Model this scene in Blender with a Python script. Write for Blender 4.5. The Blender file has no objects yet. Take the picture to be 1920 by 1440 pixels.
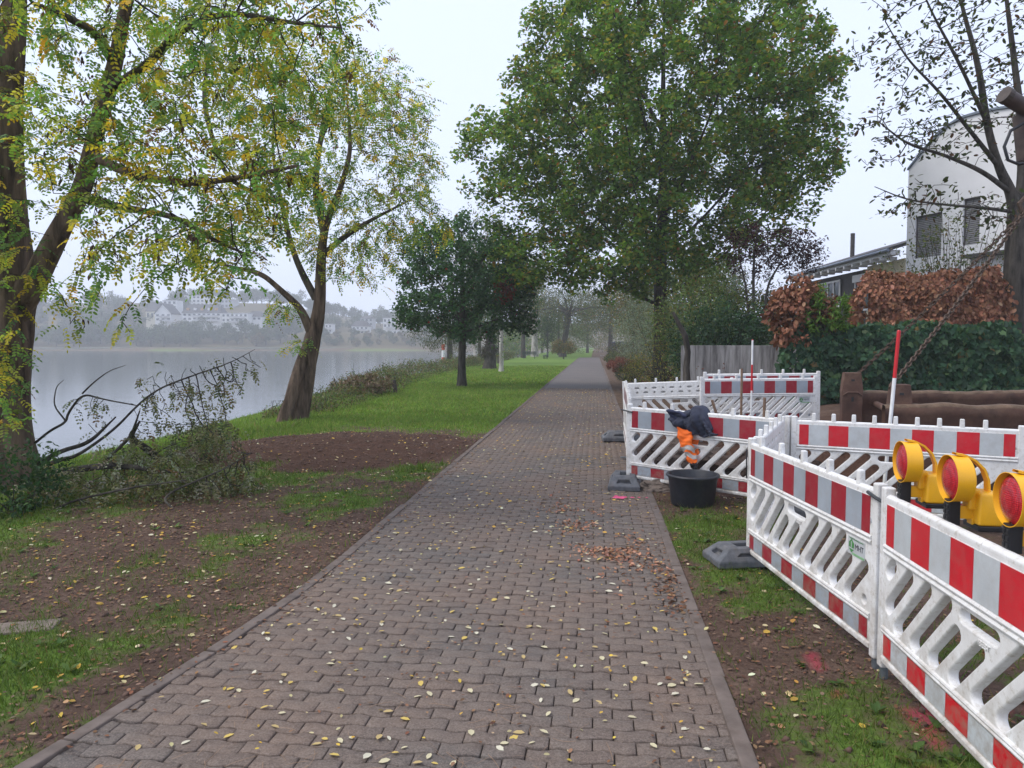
import bpy, bmesh, math, random
import numpy as np
from mathutils import Vector, Matrix
R = math.radians
PI = math.pi
random.seed(7)
rng = np.random.default_rng(11)

# ------------------------------------------------------------------ camera, sky, sun, exposure
S = bpy.context.scene
COL = S.collection
cam_data = bpy.data.cameras.new('camera')
cam_data.sensor_width = 36.0
cam_data.lens = 25.31
cam_data.clip_end = 3000.0
cam = bpy.data.objects.new('camera', cam_data)
COL.objects.link(cam)
cam.location = (0.0, 0.0, 1.85)
cam.rotation_euler = (R(90 - 3.18), 0.0, R(6.55))
S.camera = cam
S.render.resolution_x, S.render.resolution_y = 1024, 768

SUN_EL, SUN_AZ = R(55), R(-105)          # azimuth from +Y towards +X
world = bpy.data.worlds.new('World')
S.world = world
world.use_nodes = True
wn = world.node_tree.nodes
wl = world.node_tree.links
wn.clear()
wo = wn.new('ShaderNodeOutputWorld')
bg = wn.new('ShaderNodeBackground')
sky = wn.new('ShaderNodeTexSky')
sky.sky_type = 'NISHITA'
sky.sun_disc = False
sky.sun_elevation = SUN_EL
sky.sun_rotation = SUN_AZ
sky.dust_density = 6.0
sky.air_density = 1.2
mixw = wn.new('ShaderNodeMix')
mixw.data_type = 'RGBA'
mixw.inputs['Factor'].default_value = 0.80        # closed, even cloud layer over the clear sky
mixw.inputs['B'].default_value = (6.3, 7.0, 9.0, 1)
wl.new(sky.outputs['Color'], mixw.inputs['A'])
wl.new(mixw.outputs['Result'], bg.inputs['Color'])
bg.inputs['Strength'].default_value = 0.120
wl.new(bg.outputs[0], wo.inputs['Surface'])

sun_data = bpy.data.lights.new('sun', 'SUN')
sun_data.energy = 1.5
sun_data.angle = R(28)
sun_data.color = (1.0, 0.96, 0.9)
sun = bpy.data.objects.new('sun', sun_data)
COL.objects.link(sun)
sun.rotation_euler = (R(90) - SUN_EL, 0, PI - SUN_AZ)

S.view_settings.view_transform = 'Standard'
S.view_settings.look = 'None'
S.view_settings.exposure = 0.5
S.view_settings.gamma = 1.0
S.view_settings.use_curve_mapping = False
S.render.engine = 'CYCLES'
cy = S.cycles
cy.max_bounces = 6
cy.diffuse_bounces = 3
cy.glossy_bounces = 2
cy.transmission_bounces = 3
cy.transparent_max_bounces = 6
cy.volume_bounces = 1
cy.use_denoising = True
try:
    cy.denoiser = 'OPENIMAGEDENOISE'
except Exception:
    pass

# ------------------------------------------------------------------ helpers
def tag(o, label=None, cat=None, group=None, kind=None):
    if label: o['label'] = label
    if cat: o['category'] = cat
    if group: o['group'] = group
    if kind: o['kind'] = kind
    return o

def empty(name, loc=(0, 0, 0), rz=0.0):
    o = bpy.data.objects.new(name, None)
    COL.objects.link(o)
    o.location = loc
    o.rotation_euler = (0, 0, rz)
    return o

def link(name, me, parent=None, loc=None, rot=None, scale=None):
    o = bpy.data.objects.new(name, me)
    COL.objects.link(o)
    if parent is not None: o.parent = parent
    if loc is not None: o.location = loc
    if rot is not None: o.rotation_euler = rot
    if scale is not None: o.scale = scale if hasattr(scale, '__len__') else (scale,) * 3
    return o

def mesh_np(name, V, faces, mat, cols=None, smooth=False):
    """faces: list of (n,k) integer arrays; cols: (nv,3) tint per vertex"""
    me = bpy.data.meshes.new(name)
    V = np.asarray(V, dtype=np.float32).reshape(-1, 3)
    if not isinstance(faces, (list, tuple)): faces = [faces]
    faces = [np.asarray(f, dtype=np.int32) for f in faces if len(f)]
    me.vertices.add(len(V))
    me.vertices.foreach_set('co', V.ravel())
    tot = [np.full(len(f), f.shape[1], dtype=np.int32) for f in faces]
    idx = np.concatenate([f.ravel() for f in faces])
    tot = np.concatenate(tot)
    me.loops.add(len(idx))
    me.loops.foreach_set('vertex_index', idx)
    me.polygons.add(len(tot))
    st = np.zeros(len(tot), dtype=np.int32)
    st[1:] = np.cumsum(tot)[:-1]
    me.polygons.foreach_set('loop_start', st)
    me.polygons.foreach_set('loop_total', tot)
    if smooth: me.polygons.foreach_set('use_smooth', np.ones(len(tot), dtype=bool))
    me.update(calc_edges=True)
    if cols is not None:
        a = me.color_attributes.new('tint', 'FLOAT_COLOR', 'POINT')
        c = np.ones((len(V), 4), dtype=np.float32)
        c[:, :3] = cols
        a.data.foreach_set('color', c.ravel())
    if mat is not None: me.materials.append(mat)
    return me

class MB:
    """collects simple shapes into one mesh"""
    def __init__(s): s.v = []; s.f = []
    def add(s, V, F, M=None):
        b = len(s.v)
        for p in V:
            p = Vector(p)
            s.v.append(M @ p if M is not None else p)
        for f in F: s.f.append([i + b for i in f])
        return s
    def box(s, c, d, M=None, taper=None):
        x, y, z = (q / 2 for q in d)
        t = taper or 1.0
        V = [(-x, -y, -z), (x, -y, -z), (x, y, -z), (-x, y, -z), (-x * t, -y * t, z), (x * t, -y * t, z), (x * t, y * t, z), (-x * t, y * t, z)]
        V = [Vector(p) + Vector(c) for p in V]
        return s.add(V, [(0, 3, 2, 1), (4, 5, 6, 7), (0, 1, 5, 4), (1, 2, 6, 5), (2, 3, 7, 6), (3, 0, 4, 7)], M)
    def tube(s, pts, rad, k=8, caps=True, M=None):
        pts = [Vector(p) for p in pts]
        n = len(pts)
        if not hasattr(rad, '__len__'): rad = [rad] * n
        b = len(s.v)
        ref = None
        for i, p in enumerate(pts):
            d = (pts[min(i + 1, n - 1)] - pts[max(i - 1, 0)]).normalized()
            if ref is None:
                ref = d.cross(Vector((0, 0, 1)) if abs(d.z) < .9 else Vector((1, 0, 0))).normalized()
            ref = (ref - d * ref.dot(d)).normalized()
            o = d.cross(ref)
            for j in range(k):
                a = 2 * PI * j / k
                q = p + (ref * math.cos(a) + o * math.sin(a)) * rad[i]
                s.v.append(M @ q if M is not None else q)
        for i in range(n - 1):
            for j in range(k):
                a, c = b + i * k + j, b + i * k + (j + 1) % k
                s.f.append([a, c, c + k, a + k])
        if caps:
            s.f.append([b + j for j in range(k)][::-1])
            s.f.append([b + (n - 1) * k + j for j in range(k)])
        return s
    def lathe(s, prof, k=24, M=None, cap0=False, cap1=False):
        """prof: (r, z) pairs about z"""
        b = len(s.v)
        for r, z in prof:
            for j in range(k):
                a = 2 * PI * j / k
                q = Vector((r * math.cos(a), r * math.sin(a), z))
                s.v.append(M @ q if M is not None else q)
        for i in range(len(prof) - 1):
            for j in range(k):
                a, c = b + i * k + j, b + i * k + (j + 1) % k
                s.f.append([a, c, c + k, a + k])
        if cap0: s.f.append([b + j for j in range(k)][::-1])
        if cap1: s.f.append([b + (len(prof) - 1) * k + j for j in range(k)])
        return s
    def prism(s, poly, y0, y1, M=None):
        """poly in xz, extruded along y"""
        n = len(poly)
        V = [(x, y0, z) for x, z in poly] + [(x, y1, z) for x, z in poly]
        F = [list(range(n)), list(range(n, 2 * n))[::-1]]
        for i in range(n):
            j = (i + 1) % n
            F.append([i, i + n, j + n, j])
        return s.add(V, F, M)
    def mesh(s, name, mat, bevel=0.0, seg=2, smooth=False, fix=True):
        bm = bmesh.new()
        vs = [bm.verts.new(p) for p in s.v]
        for f in s.f:
            try: bm.faces.new([vs[i] for i in f])
            except ValueError: pass
        if fix: bmesh.ops.recalc_face_normals(bm, faces=bm.faces)
        if bevel:
            ed = [e for e in bm.edges if len(e.link_faces) == 2 and e.calc_face_angle(0) > .6]
            bmesh.ops.bevel(bm, geom=ed, offset=bevel, segments=seg, profile=.5, affect='EDGES', clamp_overlap=True)
        me = bpy.data.meshes.new(name)
        bm.to_mesh(me)
        bm.free()
        if smooth:
            me.polygons.foreach_set('use_smooth', np.ones(len(me.polygons), dtype=bool))
            try: me.set_sharp_from_angle(angle=R(40))
            except Exception: pass
        if mat is not None: me.materials.append(mat)
        return me
    def build(s, name, mat, parent=None, **k):
        return link(name, s.mesh(name, mat, **k), parent)

def curve_plate(name, loops, half, bevel, mat, seg=2):
    """flat plate with holes: closed loops in (x, z), thickness along y"""
    cu = bpy.data.curves.new(name, 'CURVE')
    cu.dimensions = '2D'
    cu.fill_mode = 'BOTH'
    cu.extrude = half
    cu.bevel_depth = bevel
    cu.bevel_resolution = seg
    for lp in loops:
        sp = cu.splines.new('POLY')
        sp.points.add(len(lp) - 1)
        for p, q in zip(sp.points, lp): p.co = (q[0], q[1], 0, 1)
        sp.use_cyclic_u = True
    o = bpy.data.objects.new(name, cu)
    COL.objects.link(o)
    dg = bpy.context.evaluated_depsgraph_get()
    dg.update()
    me = bpy.data.meshes.new_from_object(o.evaluated_get(dg))
    me.transform(Matrix.Rotation(PI / 2, 4, 'X'))
    bpy.data.objects.remove(o)
    bpy.data.curves.remove(cu)
    me.materials.clear()
    me.materials.append(mat)
    me.name = name
    return me

def text_mesh(name, s, size, mat, depth=0.0004):
    cu = bpy.data.curves.new(name, 'FONT')
    cu.body = s
    cu.size = size
    cu.align_x = 'CENTER'
    cu.align_y = 'CENTER'
    cu.extrude = depth
    o = bpy.data.objects.new(name, cu)
    COL.objects.link(o)
    dg = bpy.context.evaluated_depsgraph_get()
    dg.update()
    me = bpy.data.meshes.new_from_object(o.evaluated_get(dg))
    me.transform(Matrix.Rotation(PI / 2, 4, 'X'))
    bpy.data.objects.remove(o)
    bpy.data.curves.remove(cu)
    me.materials.clear()
    me.materials.append(mat)
    return me

# value noise on the plane (for where grass grows and how the soil undulates)
def vnoise(x, y, scale, seed=0):
    x = np.asarray(x, float) / scale + seed * 17.31
    y = np.asarray(y, float) / scale + seed * 9.77
    xi, yi = np.floor(x).astype(np.int64), np.floor(y).astype(np.int64)
    fx, fy = x - xi, y - yi
    fx, fy = fx * fx * (3 - 2 * fx), fy * fy * (3 - 2 * fy)
    def h(a, b):
        n = (a * 374761393 + b * 668265263 + seed * 1442695) & 0x7fffffff
        n = ((n ^ (n >> 13)) * 1274126177) & 0x7fffffff
        return ((n ^ (n >> 16)) & 0xffff) / 65535.0
    return (h(xi, yi) * (1 - fx) + h(xi + 1, yi) * fx) * (1 - fy) + (h(xi, yi + 1) * (1 - fx) + h(xi + 1, yi + 1) * fx) * fy
def fbm(x, y, scale, seed=0, o=4):
    t = a = 0.0
    w = 1.0
    for i in range(o):
        t = t + w * vnoise(x, y, scale / 2 ** i, seed + i)
        a += w
        w *= .55
    return t / a
def sstep(x, a, b):
    t = np.clip((np.asarray(x, float) - a) / (b - a), 0, 1)
    return t * t * (3 - 2 * t)

# ------------------------------------------------------------------ materials
def material(name):
    m = bpy.data.materials.new(name)
    m.use_nodes = True
    nt = m.node_tree
    nt.nodes.clear()
    out = nt.nodes.new('ShaderNodeOutputMaterial')
    b = nt.nodes.new('ShaderNodeBsdfPrincipled')
    nt.links.new(b.outputs[0], out.inputs[0])
    return m, nt, b, out
class NT:
    def __init__(s, nt): s.nt = nt
    def n(s, t, **k):
        d = s.nt.nodes.new(t)
        for a, v in k.items(): setattr(d, a, v)
        return d
    def l(s, a, b): s.nt.links.new(a, b)
    def noise(s, vec, scale, detail=4, rough=.55):
        d = s.n('ShaderNodeTexNoise')
        d.inputs['Scale'].default_value = scale
        d.inputs['Detail'].default_value = detail
        d.inputs['Roughness'].default_value = rough
        if vec is not None: s.l(vec, d.inputs['Vector'])
        return d.outputs['Fac']
    def ramp(s, fac, stops):
        d = s.n('ShaderNodeValToRGB')
        e = d.color_ramp.elements
        while len(e) < len(stops): e.new(.5)
        for q, (p, c) in zip(e, stops):
            q.position = p
            q.color = (*c, 1) if len(c) == 3 else c
        s.l(fac, d.inputs[0])
        return d.outputs[0]
    def mix(s, fac, a, b, mode='MIX'):
        d = s.n('ShaderNodeMix', data_type='RGBA', blend_type=mode)
        for key, v in (('Factor', fac), ('A', a), ('B', b)):
            if isinstance(v, (int, float)): d.inputs[key].default_value = v
            elif isinstance(v, tuple): d.inputs[key].default_value = (*v, 1) if len(v) == 3 else v
            else: s.l(v, d.inputs[key])
        return d.outputs['Result']
    def math(s, op, a, b=None):
        d = s.n('ShaderNodeMath', operation=op)
        for i, v in enumerate((a, b)):
            if v is None: continue
            if isinstance(v, (int, float)): d.inputs[i].default_value = v
            else: s.l(v, d.inputs[i])
        return d.outputs[0]
    def bump(s, h, strength, dist, b):
        d = s.n('ShaderNodeBump')
        d.inputs['Strength'].default_value = strength
        d.inputs['Distance'].default_value = dist
        s.l(h, d.inputs['Height'])
        s.l(d.outputs[0], b.inputs['Normal'])

def simple(name, col, rough=.5, var=.12, scale=6.0, bump=0.0, bdist=.01, metallic=0.0, dirt=None, dirt_amt=.5, spec=None, coords='Object'):
    """a base colour with uneven tone, optional patches of dirt and fine relief"""
    m, nt, b, out = material(name)
    g = NT(nt)
    tc = g.n('ShaderNodeTexCoord').outputs[coords] if coords != 'World' else g.n('ShaderNodeNewGeometry').outputs['Position']
    f = g.noise(tc, scale, 5)
    lo = tuple(max(0, c * (1 - var)) for c in col)
    hi = tuple(min(1, c * (1 + var)) for c in col)
    c = g.ramp(f, [(.3, lo), (.7, hi)])
    if dirt:
        f2 = g.noise(tc, scale * .6, 6, .7)
        k = g.ramp(f2, [(.48, (0, 0, 0)), (.75, (dirt_amt,) * 3)])
        c = g.mix(k, c, dirt)
    g.l(c, b.inputs['Base Color'])
    b.inputs['Roughness'].default_value = rough
    b.inputs['Metallic'].default_value = metallic
    if spec is not None: b.inputs['Specular IOR Level'].default_value = spec
    if bump: g.bump(g.noise(tc, scale * 5, 5, .6), bump, bdist, b)
    return m

def leaf_mat(name, trans=.45, rough=.55):
    m, nt, b, out = material(name)
    g = NT(nt)
    a = g.n('ShaderNodeAttribute', attribute_name='tint').outputs['Color']
    g.l(a, b.inputs['Base Color'])
    b.inputs['Roughness'].default_value = rough
    b.inputs['Specular IOR Level'].default_value = .3
    t = g.n('ShaderNodeBsdfTranslucent')
    tc = g.mix(1.0, a, (1.0, 1.0, .55), 'MULTIPLY')
    g.l(tc, t.inputs['Color'])
    mx = g.n('ShaderNodeMixShader')
    mx.inputs[0].default_value = trans
    g.l(b.outputs[0], mx.inputs[1])
    g.l(t.outputs[0], mx.inputs[2])
    g.l(mx.outputs[0], out.inputs[0])
    return m

def bark_mat(name, dark, light, scale=9.0, stretch=5.0, strength=.9, dist=.03, moss=None):
    m, nt, b, out = material(name)
    g = NT(nt)
    mp = g.n('ShaderNodeMapping')
    mp.inputs['Scale'].default_value = (1, 1, 1 / stretch)
    g.l(g.n('ShaderNodeNewGeometry').outputs['Position'], mp.inputs['Vector'])
    f = g.noise(mp.outputs[0], scale, 6, .65)
    c = g.ramp(f, [(.34, dark), (.66, light)])
    if moss:
        k = g.ramp(g.noise(g.n('ShaderNodeNewGeometry').outputs['Position'], 2.2, 5, .6), [(.5, (0, 0, 0)), (.68, (.6,) * 3)])
        c = g.mix(k, c, moss)
    g.l(c, b.inputs['Base Color'])
    b.inputs['Roughness'].default_value = .9
    b.inputs['Specular IOR Level'].default_value = .2
    g.bump(f, strength, dist, b)
    return m

LEAF = leaf_mat('leaf')
LEAF_THIN = leaf_mat('thin_leaf', .6, .5)
LEAF_MID = leaf_mat('mid_leaf', .52, .5)
LEAF_DRY = leaf_mat('dry_leaf', .15, .75)
BARK = bark_mat('bark_grey_brown', (.03, .024, .019), (.14, .11, .085), moss=(.05, .06, .025))
BARK_RED = bark_mat('bark_furrowed', (.040, .027, .019), (.22, .155, .112), 7, 7, 1.0, .06)
BARK_DARK = bark_mat('bark_dark', (.022, .019, .016), (.10, .088, .072))
BARK_PALE = bark_mat('bark_pale', (.22, .2, .17), (.55, .52, .47), 5, 3, .4, .01)
TWIG = simple('twig', (.03, .023, .018), .85, .4, 12)

# white plastic: scuffed and grimy
def plastic_white():
    m, nt, b, out = material('white_plastic')
    g = NT(nt)
    p = g.n('ShaderNodeNewGeometry').outputs['Position']
    c = g.ramp(g.noise(p, 3.0, 6, .65), [(.35, (.70, .695, .67)), (.62, (.80, .80, .785))])
    k = g.ramp(g.noise(p, 26.0, 6, .75), [(.52, (0, 0, 0)), (.68, (.7,) * 3)])
    c = g.mix(k, c, (.42, .38, .31))
    sx = g.n('ShaderNodeSeparateXYZ')
    g.l(p, sx.inputs[0])
    low = g.math('MULTIPLY', g.ramp(sx.outputs[2], [(.08, (1, 1, 1)), (.55, (.25, .25, .25))]), g.ramp(g.noise(p, 9.0, 6, .7), [(.36, (0, 0, 0)), (.64, (.95,) * 3)]))
    c = g.mix(low, c, (.36, .31, .25))
    g.l(c, b.inputs['Base Color'])
    b.inputs['Roughness'].default_value = .42
    return m
WHITE = plastic_white()
def film(name, col, rough=.32):
    m, nt, b, out = material(name)
    g = NT(nt)
    p = g.n('ShaderNodeNewGeometry').outputs['Position']
    f = g.noise(p, 5.0, 6, .6)
    c = g.ramp(f, [(.3, tuple(q * .88 for q in col)), (.7, tuple(min(1, q * 1.08) for q in col))])
    k = g.ramp(g.noise(p, 55.0, 4, .7), [(.66, (0, 0, 0)), (.72, (.55,) * 3)])
    c = g.mix(k, c, tuple(q * .6 + .12 for q in col))
    sx = g.n('ShaderNodeSeparateXYZ')
    g.l(p, sx.inputs[0])
    low = g.math('MULTIPLY', g.ramp(sx.outputs[2], [(.1, (1, 1, 1)), (.8, (.28, .28, .28))]), g.ramp(g.noise(p, 14.0, 6, .75), [(.42, (0, 0, 0)), (.68, (.7,) * 3)]))
    c = g.mix(low, c, (.26, .20, .15))
    g.l(c, b.inputs['Base Color'])
    b.inputs['Roughness'].default_value = rough
    return m
FILM_RED = film('red_film', (.56, .008, .022))
FILM_DARKRED = film('aged_red_film', (.30, .008, .022))  # deeper red, for the panels with darker stripes
FILM_WHITE = film('white_film', (.50, .53, .54))
FILM_GREY = film('aged_white_film', (.33, .37, .41))
STEEL = simple('galvanised_steel', (.22, .25, .27), .45, .25, 20, metallic=.7)
DARKSTEEL = simple('dark_strap', (.06, .065, .07), .5, .2, 20, metallic=.5)
RUBBER = simple('recycled_rubber', (.10, .105, .115), .75, .35, 14, .5, .004, dirt=(.16, .14, .12), dirt_amt=.6)
SLOT_SHADE = simple('rubber_recess', (.02, .022, .024), .85, .2, 14)
BLACKPL = simple('black_plastic', (.012, .012, .014), .4, .3, 20)
YELLOW = simple('yellow_plastic', (.83, .42, .012), .42, .06, 8, dirt=(.5, .3, .05), dirt_amt=.3)
RUST = simple('rusty_steel', (.075, .036, .024), .8, .45, 3.0, .5, .006, dirt=(.20, .12, .075), dirt_amt=.8)
RUSTTOP = simple('soil_on_steel', (.13, .085, .055), .95, .4, 8, .8, .02)
CHAINM = simple('rusty_chain', (.09, .06, .042), .6, .4, 30, metallic=.5)
WOOD = simple('weathered_wood', (.20, .125, .08), .8, .3, 10, .3, .004)
NAVY = simple('navy_cloth', (.032, .037, .06), .9, .25, 14, .35, .004)
NAVYLIN = simple('navy_lining', (.03, .036, .075), .9, .25, 10, .3, .004)
ORANGE = simple('orange_cloth', (.95, .16, .012), .75, .12, 10, .35, .005)
SILVER = simple('silver_tape', (.42, .40, .37), .5, .15, 30)
TUBPL = simple('dark_tub_plastic', (.016, .019, .026), .5, .3, 9, dirt=(.07, .065, .06), dirt_amt=.45)

# ------------------------------------------------------------------ the lie of the land
CS, SN = math.cos(R(6.55)), math.sin(R(6.55))
def far(lat, d):                       # frame of the far bank, which runs square to the valley
    return (lat * CS - d * SN, lat * SN + d * CS)
XR = 0.65                              # right edge of the paving
def path_left(y):
    return -2.12 - .067 * np.clip(5.5 - np.asarray(y, float), 0, 3.5) ** 1.5
def path_bend(y):                      # the walk swings right far away
    return 9.0 * sstep(y, 98, 150) ** 1.5
def gz(x, y, detail=True):
    x = np.asarray(x, float); y = np.asarray(y, float)
    crest = -7.0 - 3.6 * sstep(y, 19, 32)
    water_x = -14.9 + 0 * y
    t = np.clip((crest - x) / (crest - water_x), 0, 2.2)
    z = -1.5 * (t ** 1.25)
    z = np.maximum(z, -3.0)
    z = z + .55 * sstep(x, 1.6, 6.5) * sstep(y, 9, 13.5)
    if detail:
        near = sstep(-x, -8, 9) * (1 - sstep(y, 30, 45))
        mask = 1 - sstep(x, path_left(y) - .35, path_left(y) - .06) * (1 - sstep(x, XR + .08, XR + .4))
        z = z + mask * ((fbm(x, y, 1.6, 3) - .5) * .10 + (fbm(x, y, .35, 5, 3) - .5) * .035)
        mound = np.exp(-(((x + 4.4) / 1.9) ** 2 + ((y - 12.4) / 1.7) ** 2))
        z = z + .14 * mound
        rough = dirt(x, y)
        z = z + rough * (fbm(x, y, .22, 8, 3) - .5) * .07
        pit = sstep(x, .9, 1.6) * (1 - sstep(x, 3.2, 4.2)) * sstep(y, 9.3, 10.2) * (1 - sstep(y, 12.0, 12.8))
        z = z - .5 * pit + pit * (fbm(x, y, .5, 13) - .5) * .25
    inside = (x > path_left(y) - .05) & (x < XR + .05) & (y < 99)
    z = np.where(inside, np.minimum(z, -.06), z)
    d = -x * SN + y * CS
    lat = x * CS + y * SN
    fz = -3.2 + 3.4 * sstep(d, 352, 360) + 8.0 * sstep(d, 378, 425) + (9 + 15 * sstep(-lat, 100, 190)) * sstep(d, 425, 540)
    return np.where(d > 350, np.maximum(z, fz), z)
def dirt(x, y):
    """bare, freshly raked soil: the patch beyond the verge and the dig"""
    n = (fbm(x, y, 1.1, 21) - .5) * 1.1
    e = ((x + 4.4) / 2.5) ** 2 + ((y - 12.1) / 2.2) ** 2
    a = 1 - sstep(e + n, .72, 1.12)
    a = a * (1 - sstep(x, -2.35, -2.12))
    b = sstep(x, .75, 1.1) * (1 - sstep(x, 5.5, 7.5)) * sstep(y, 8.2 + .4 * n, 9.2 + .4 * n) * (1 - sstep(y, 14, 16))
    return np.clip(np.maximum(a, b), 0, 1)
def cover(x, y):
    """how much of the soil is grown over with grass, 0..1"""
    x = np.asarray(x, float); y = np.asarray(y, float)
    p = .55 * fbm(x, y, .9, 31, 5) + .45 * fbm(x, y, .22, 37, 4)
    lawn = sstep(y + (p - .5) * 4, 13.6, 16.4)
    left = .365 + .60 * sstep(-x, 4.6, 6.4) + .22 * (1 - sstep(y, 3.2, 4.8)) + .16 * sstep(y, 9.3, 10.0) * (1 - sstep(y, 10.6, 11.3)) - .25 * (1 - sstep(np.abs(x - path_left(y)), .15, .6))
    left = left - .24 * sstep(-x, 3.6, 4.4) * (1 - sstep(-x, 5.2, 6.0)) * sstep(y, 4.2, 5.2) * (1 - sstep(y, 7.0, 8.6))
    lv = .12 + .88 * sstep(p, .5 + (.5 - left) * .55 - .17, .5 + (.5 - left) * .55 + .17)
    right = .43 - .16 * sstep(x, 1.2, 2.2) + .12 * sstep(y, 5.5, 7.5)
    rv = (.12 + .78 * sstep(p, .5 + (.5 - right) * .55 - .14, .5 + (.5 - right) * .55 + .18)) * (1 - sstep(y, 8.0, 9.5))
    far_right = .25 * sstep(y, 16, 22)
    c = np.where(x > -.5, np.maximum(rv, far_right), np.maximum(lv, lawn))
    return np.clip(c * (1 - dirt(x, y)), 0, 1)

def axis(segs):
    v = []
    for a, b, s in segs: v += list(np.arange(a, b, s))
    return np.array(v + [segs[-1][1]])
xs = axis([(-440, -100, 14), (-100, -30, 4), (-30, -16, 1.4), (-16, -9, .35), (-9, -2.7, .09), (-2.7, 2.4, .07), (2.4, 6, .14), (6, 14, .6), (14, 40, 2.6), (40, 290, 25)])
ys = axis([(-30, 1, 3.1), (1, 10, .08), (10, 18, .12), (18, 40, .4), (40, 110, 2), (110, 350, 12), (350, 362, 1.5), (362, 560, 9), (560, 700, 28)])
GX, GY = np.meshgrid(xs, ys)
GZ = gz(GX, GY)
nv = np.stack([GX, GY, GZ], -1).reshape(-1, 3)
ny, nx = GX.shape
ii = (np.arange(ny - 1)[:, None] * nx + np.arange(nx - 1)[None]).ravel()
gf = np.stack([ii, ii + 1, ii + nx + 1, ii + nx], 1)
gc = np.zeros((len(nv), 3))
gc[:, 0] = cover(GX, GY).ravel()
gc[:, 1] = dirt(GX, GY).ravel()
DD = (-GX * SN + GY * CS).ravel()
gc[DD > 350, 0] = .3
gc[DD > 377, 0] = .35
gc[DD > 377, 1] = .6
gc[:, 2] = (((np.abs(fbm(GX, GY, .9, 51) - .5) < .02) & (GX > 1.0) & (GX < 2.4) & (GY > 2.6) & (GY < 4.6)) * .45).ravel() * (fbm(GX, GY, .12, 52, 2).ravel() > .5)

def ground_material():
    m, nt, b, out = material('soil_and_grass')
    g = NT(nt)
    p = g.n('ShaderNodeNewGeometry').outputs['Position']
    at = g.n('ShaderNodeAttribute', attribute_name='tint')
    sp = g.n('ShaderNodeSeparateColor')
    g.l(at.outputs['Color'], sp.inputs[0])
    n1 = g.noise(p, 2.2, 6, .65)
    n2 = g.noise(p, 26, 5, .7)
    n3 = g.noise(p, .45, 4, .6)
    soil = g.ramp(n1, [(.3, (.085, .054, .040)), (.55, (.155, .100, .073)), (.75, (.22, .15, .112))])
    soil = g.mix(g.ramp(n2, [(.38, (.0,) * 3), (.68, (.8,) * 3)]), soil, (.055, .034, .026))
    dark = g.ramp(n2, [(.3, (.042, .022, .015)), (.7, (.115, .062, .042))])
    soil = g.mix(sp.outputs[1], soil, dark)
    grass = g.ramp(n2, [(.3, (.065, .12, .02)), (.7, (.15, .25, .042))])
    grass = g.mix(g.ramp(n3, [(.35, (0, 0, 0)), (.7, (.55,) * 3)]), grass, (.16, .235, .045))
    near = g.ramp(g.math('ADD', g.math('MULTIPLY', sp.outputs[0], .75), g.math('MULTIPLY', n2, .7)), [(.55, (0, 0, 0)), (.95, (1, 1, 1))])
    c = g.mix(near, soil, grass)
    c = g.mix(sp.outputs[2], c, (.55, .035, .09))
    g.l(c, b.inputs['Base Color'])
    b.inputs['Roughness'].default_value = .95
    b.inputs['Specular IOR Level'].default_value = .15
    g.bump(g.math('ADD', n2, g.noise(p, 70, 4, .7)), .8, .03, b)
    return m
ground = link('ground', mesh_np('ground', nv, gf, ground_material(), gc, smooth=True))
tag(ground, kind='structure')

# ------------------------------------------------------------------ river
def water_material():
    m, nt, b, out = material('river_water')
    g = NT(nt)
    p = g.n('ShaderNodeNewGeometry').outputs['Position']
    mp = g.n('ShaderNodeMapping')
    mp.inputs['Scale'].default_value = (.35, 1.3, 1)
    mp.inputs['Rotation'].default_value = (0, 0, R(-6.5))
    g.l(p, mp.inputs['Vector'])
    b.inputs['Base Color'].default_value = (.045, .055, .055, 1)
    b.inputs['Roughness'].default_value = .09
    b.inputs['IOR'].default_value = 1.33
    n = g.math('ADD', g.noise(mp.outputs[0], .9, 4, .6), g.math('MULTIPLY', g.noise(mp.outputs[0], 5, 3, .6), .35))
    g.bump(n, .16, .06, b)
    return m
wx = np.array([-430, -14.2])
W = []
for (x, y) in ((-430, -25), (-14.0, -25), (-14.0, 360), (-430, 560)): W.append((x, y, -1.5))
water = link('water', mesh_np('water', np.array(W), np.array([[0, 1, 2, 3]]), water_material()))
tag(water, kind='structure')

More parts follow.
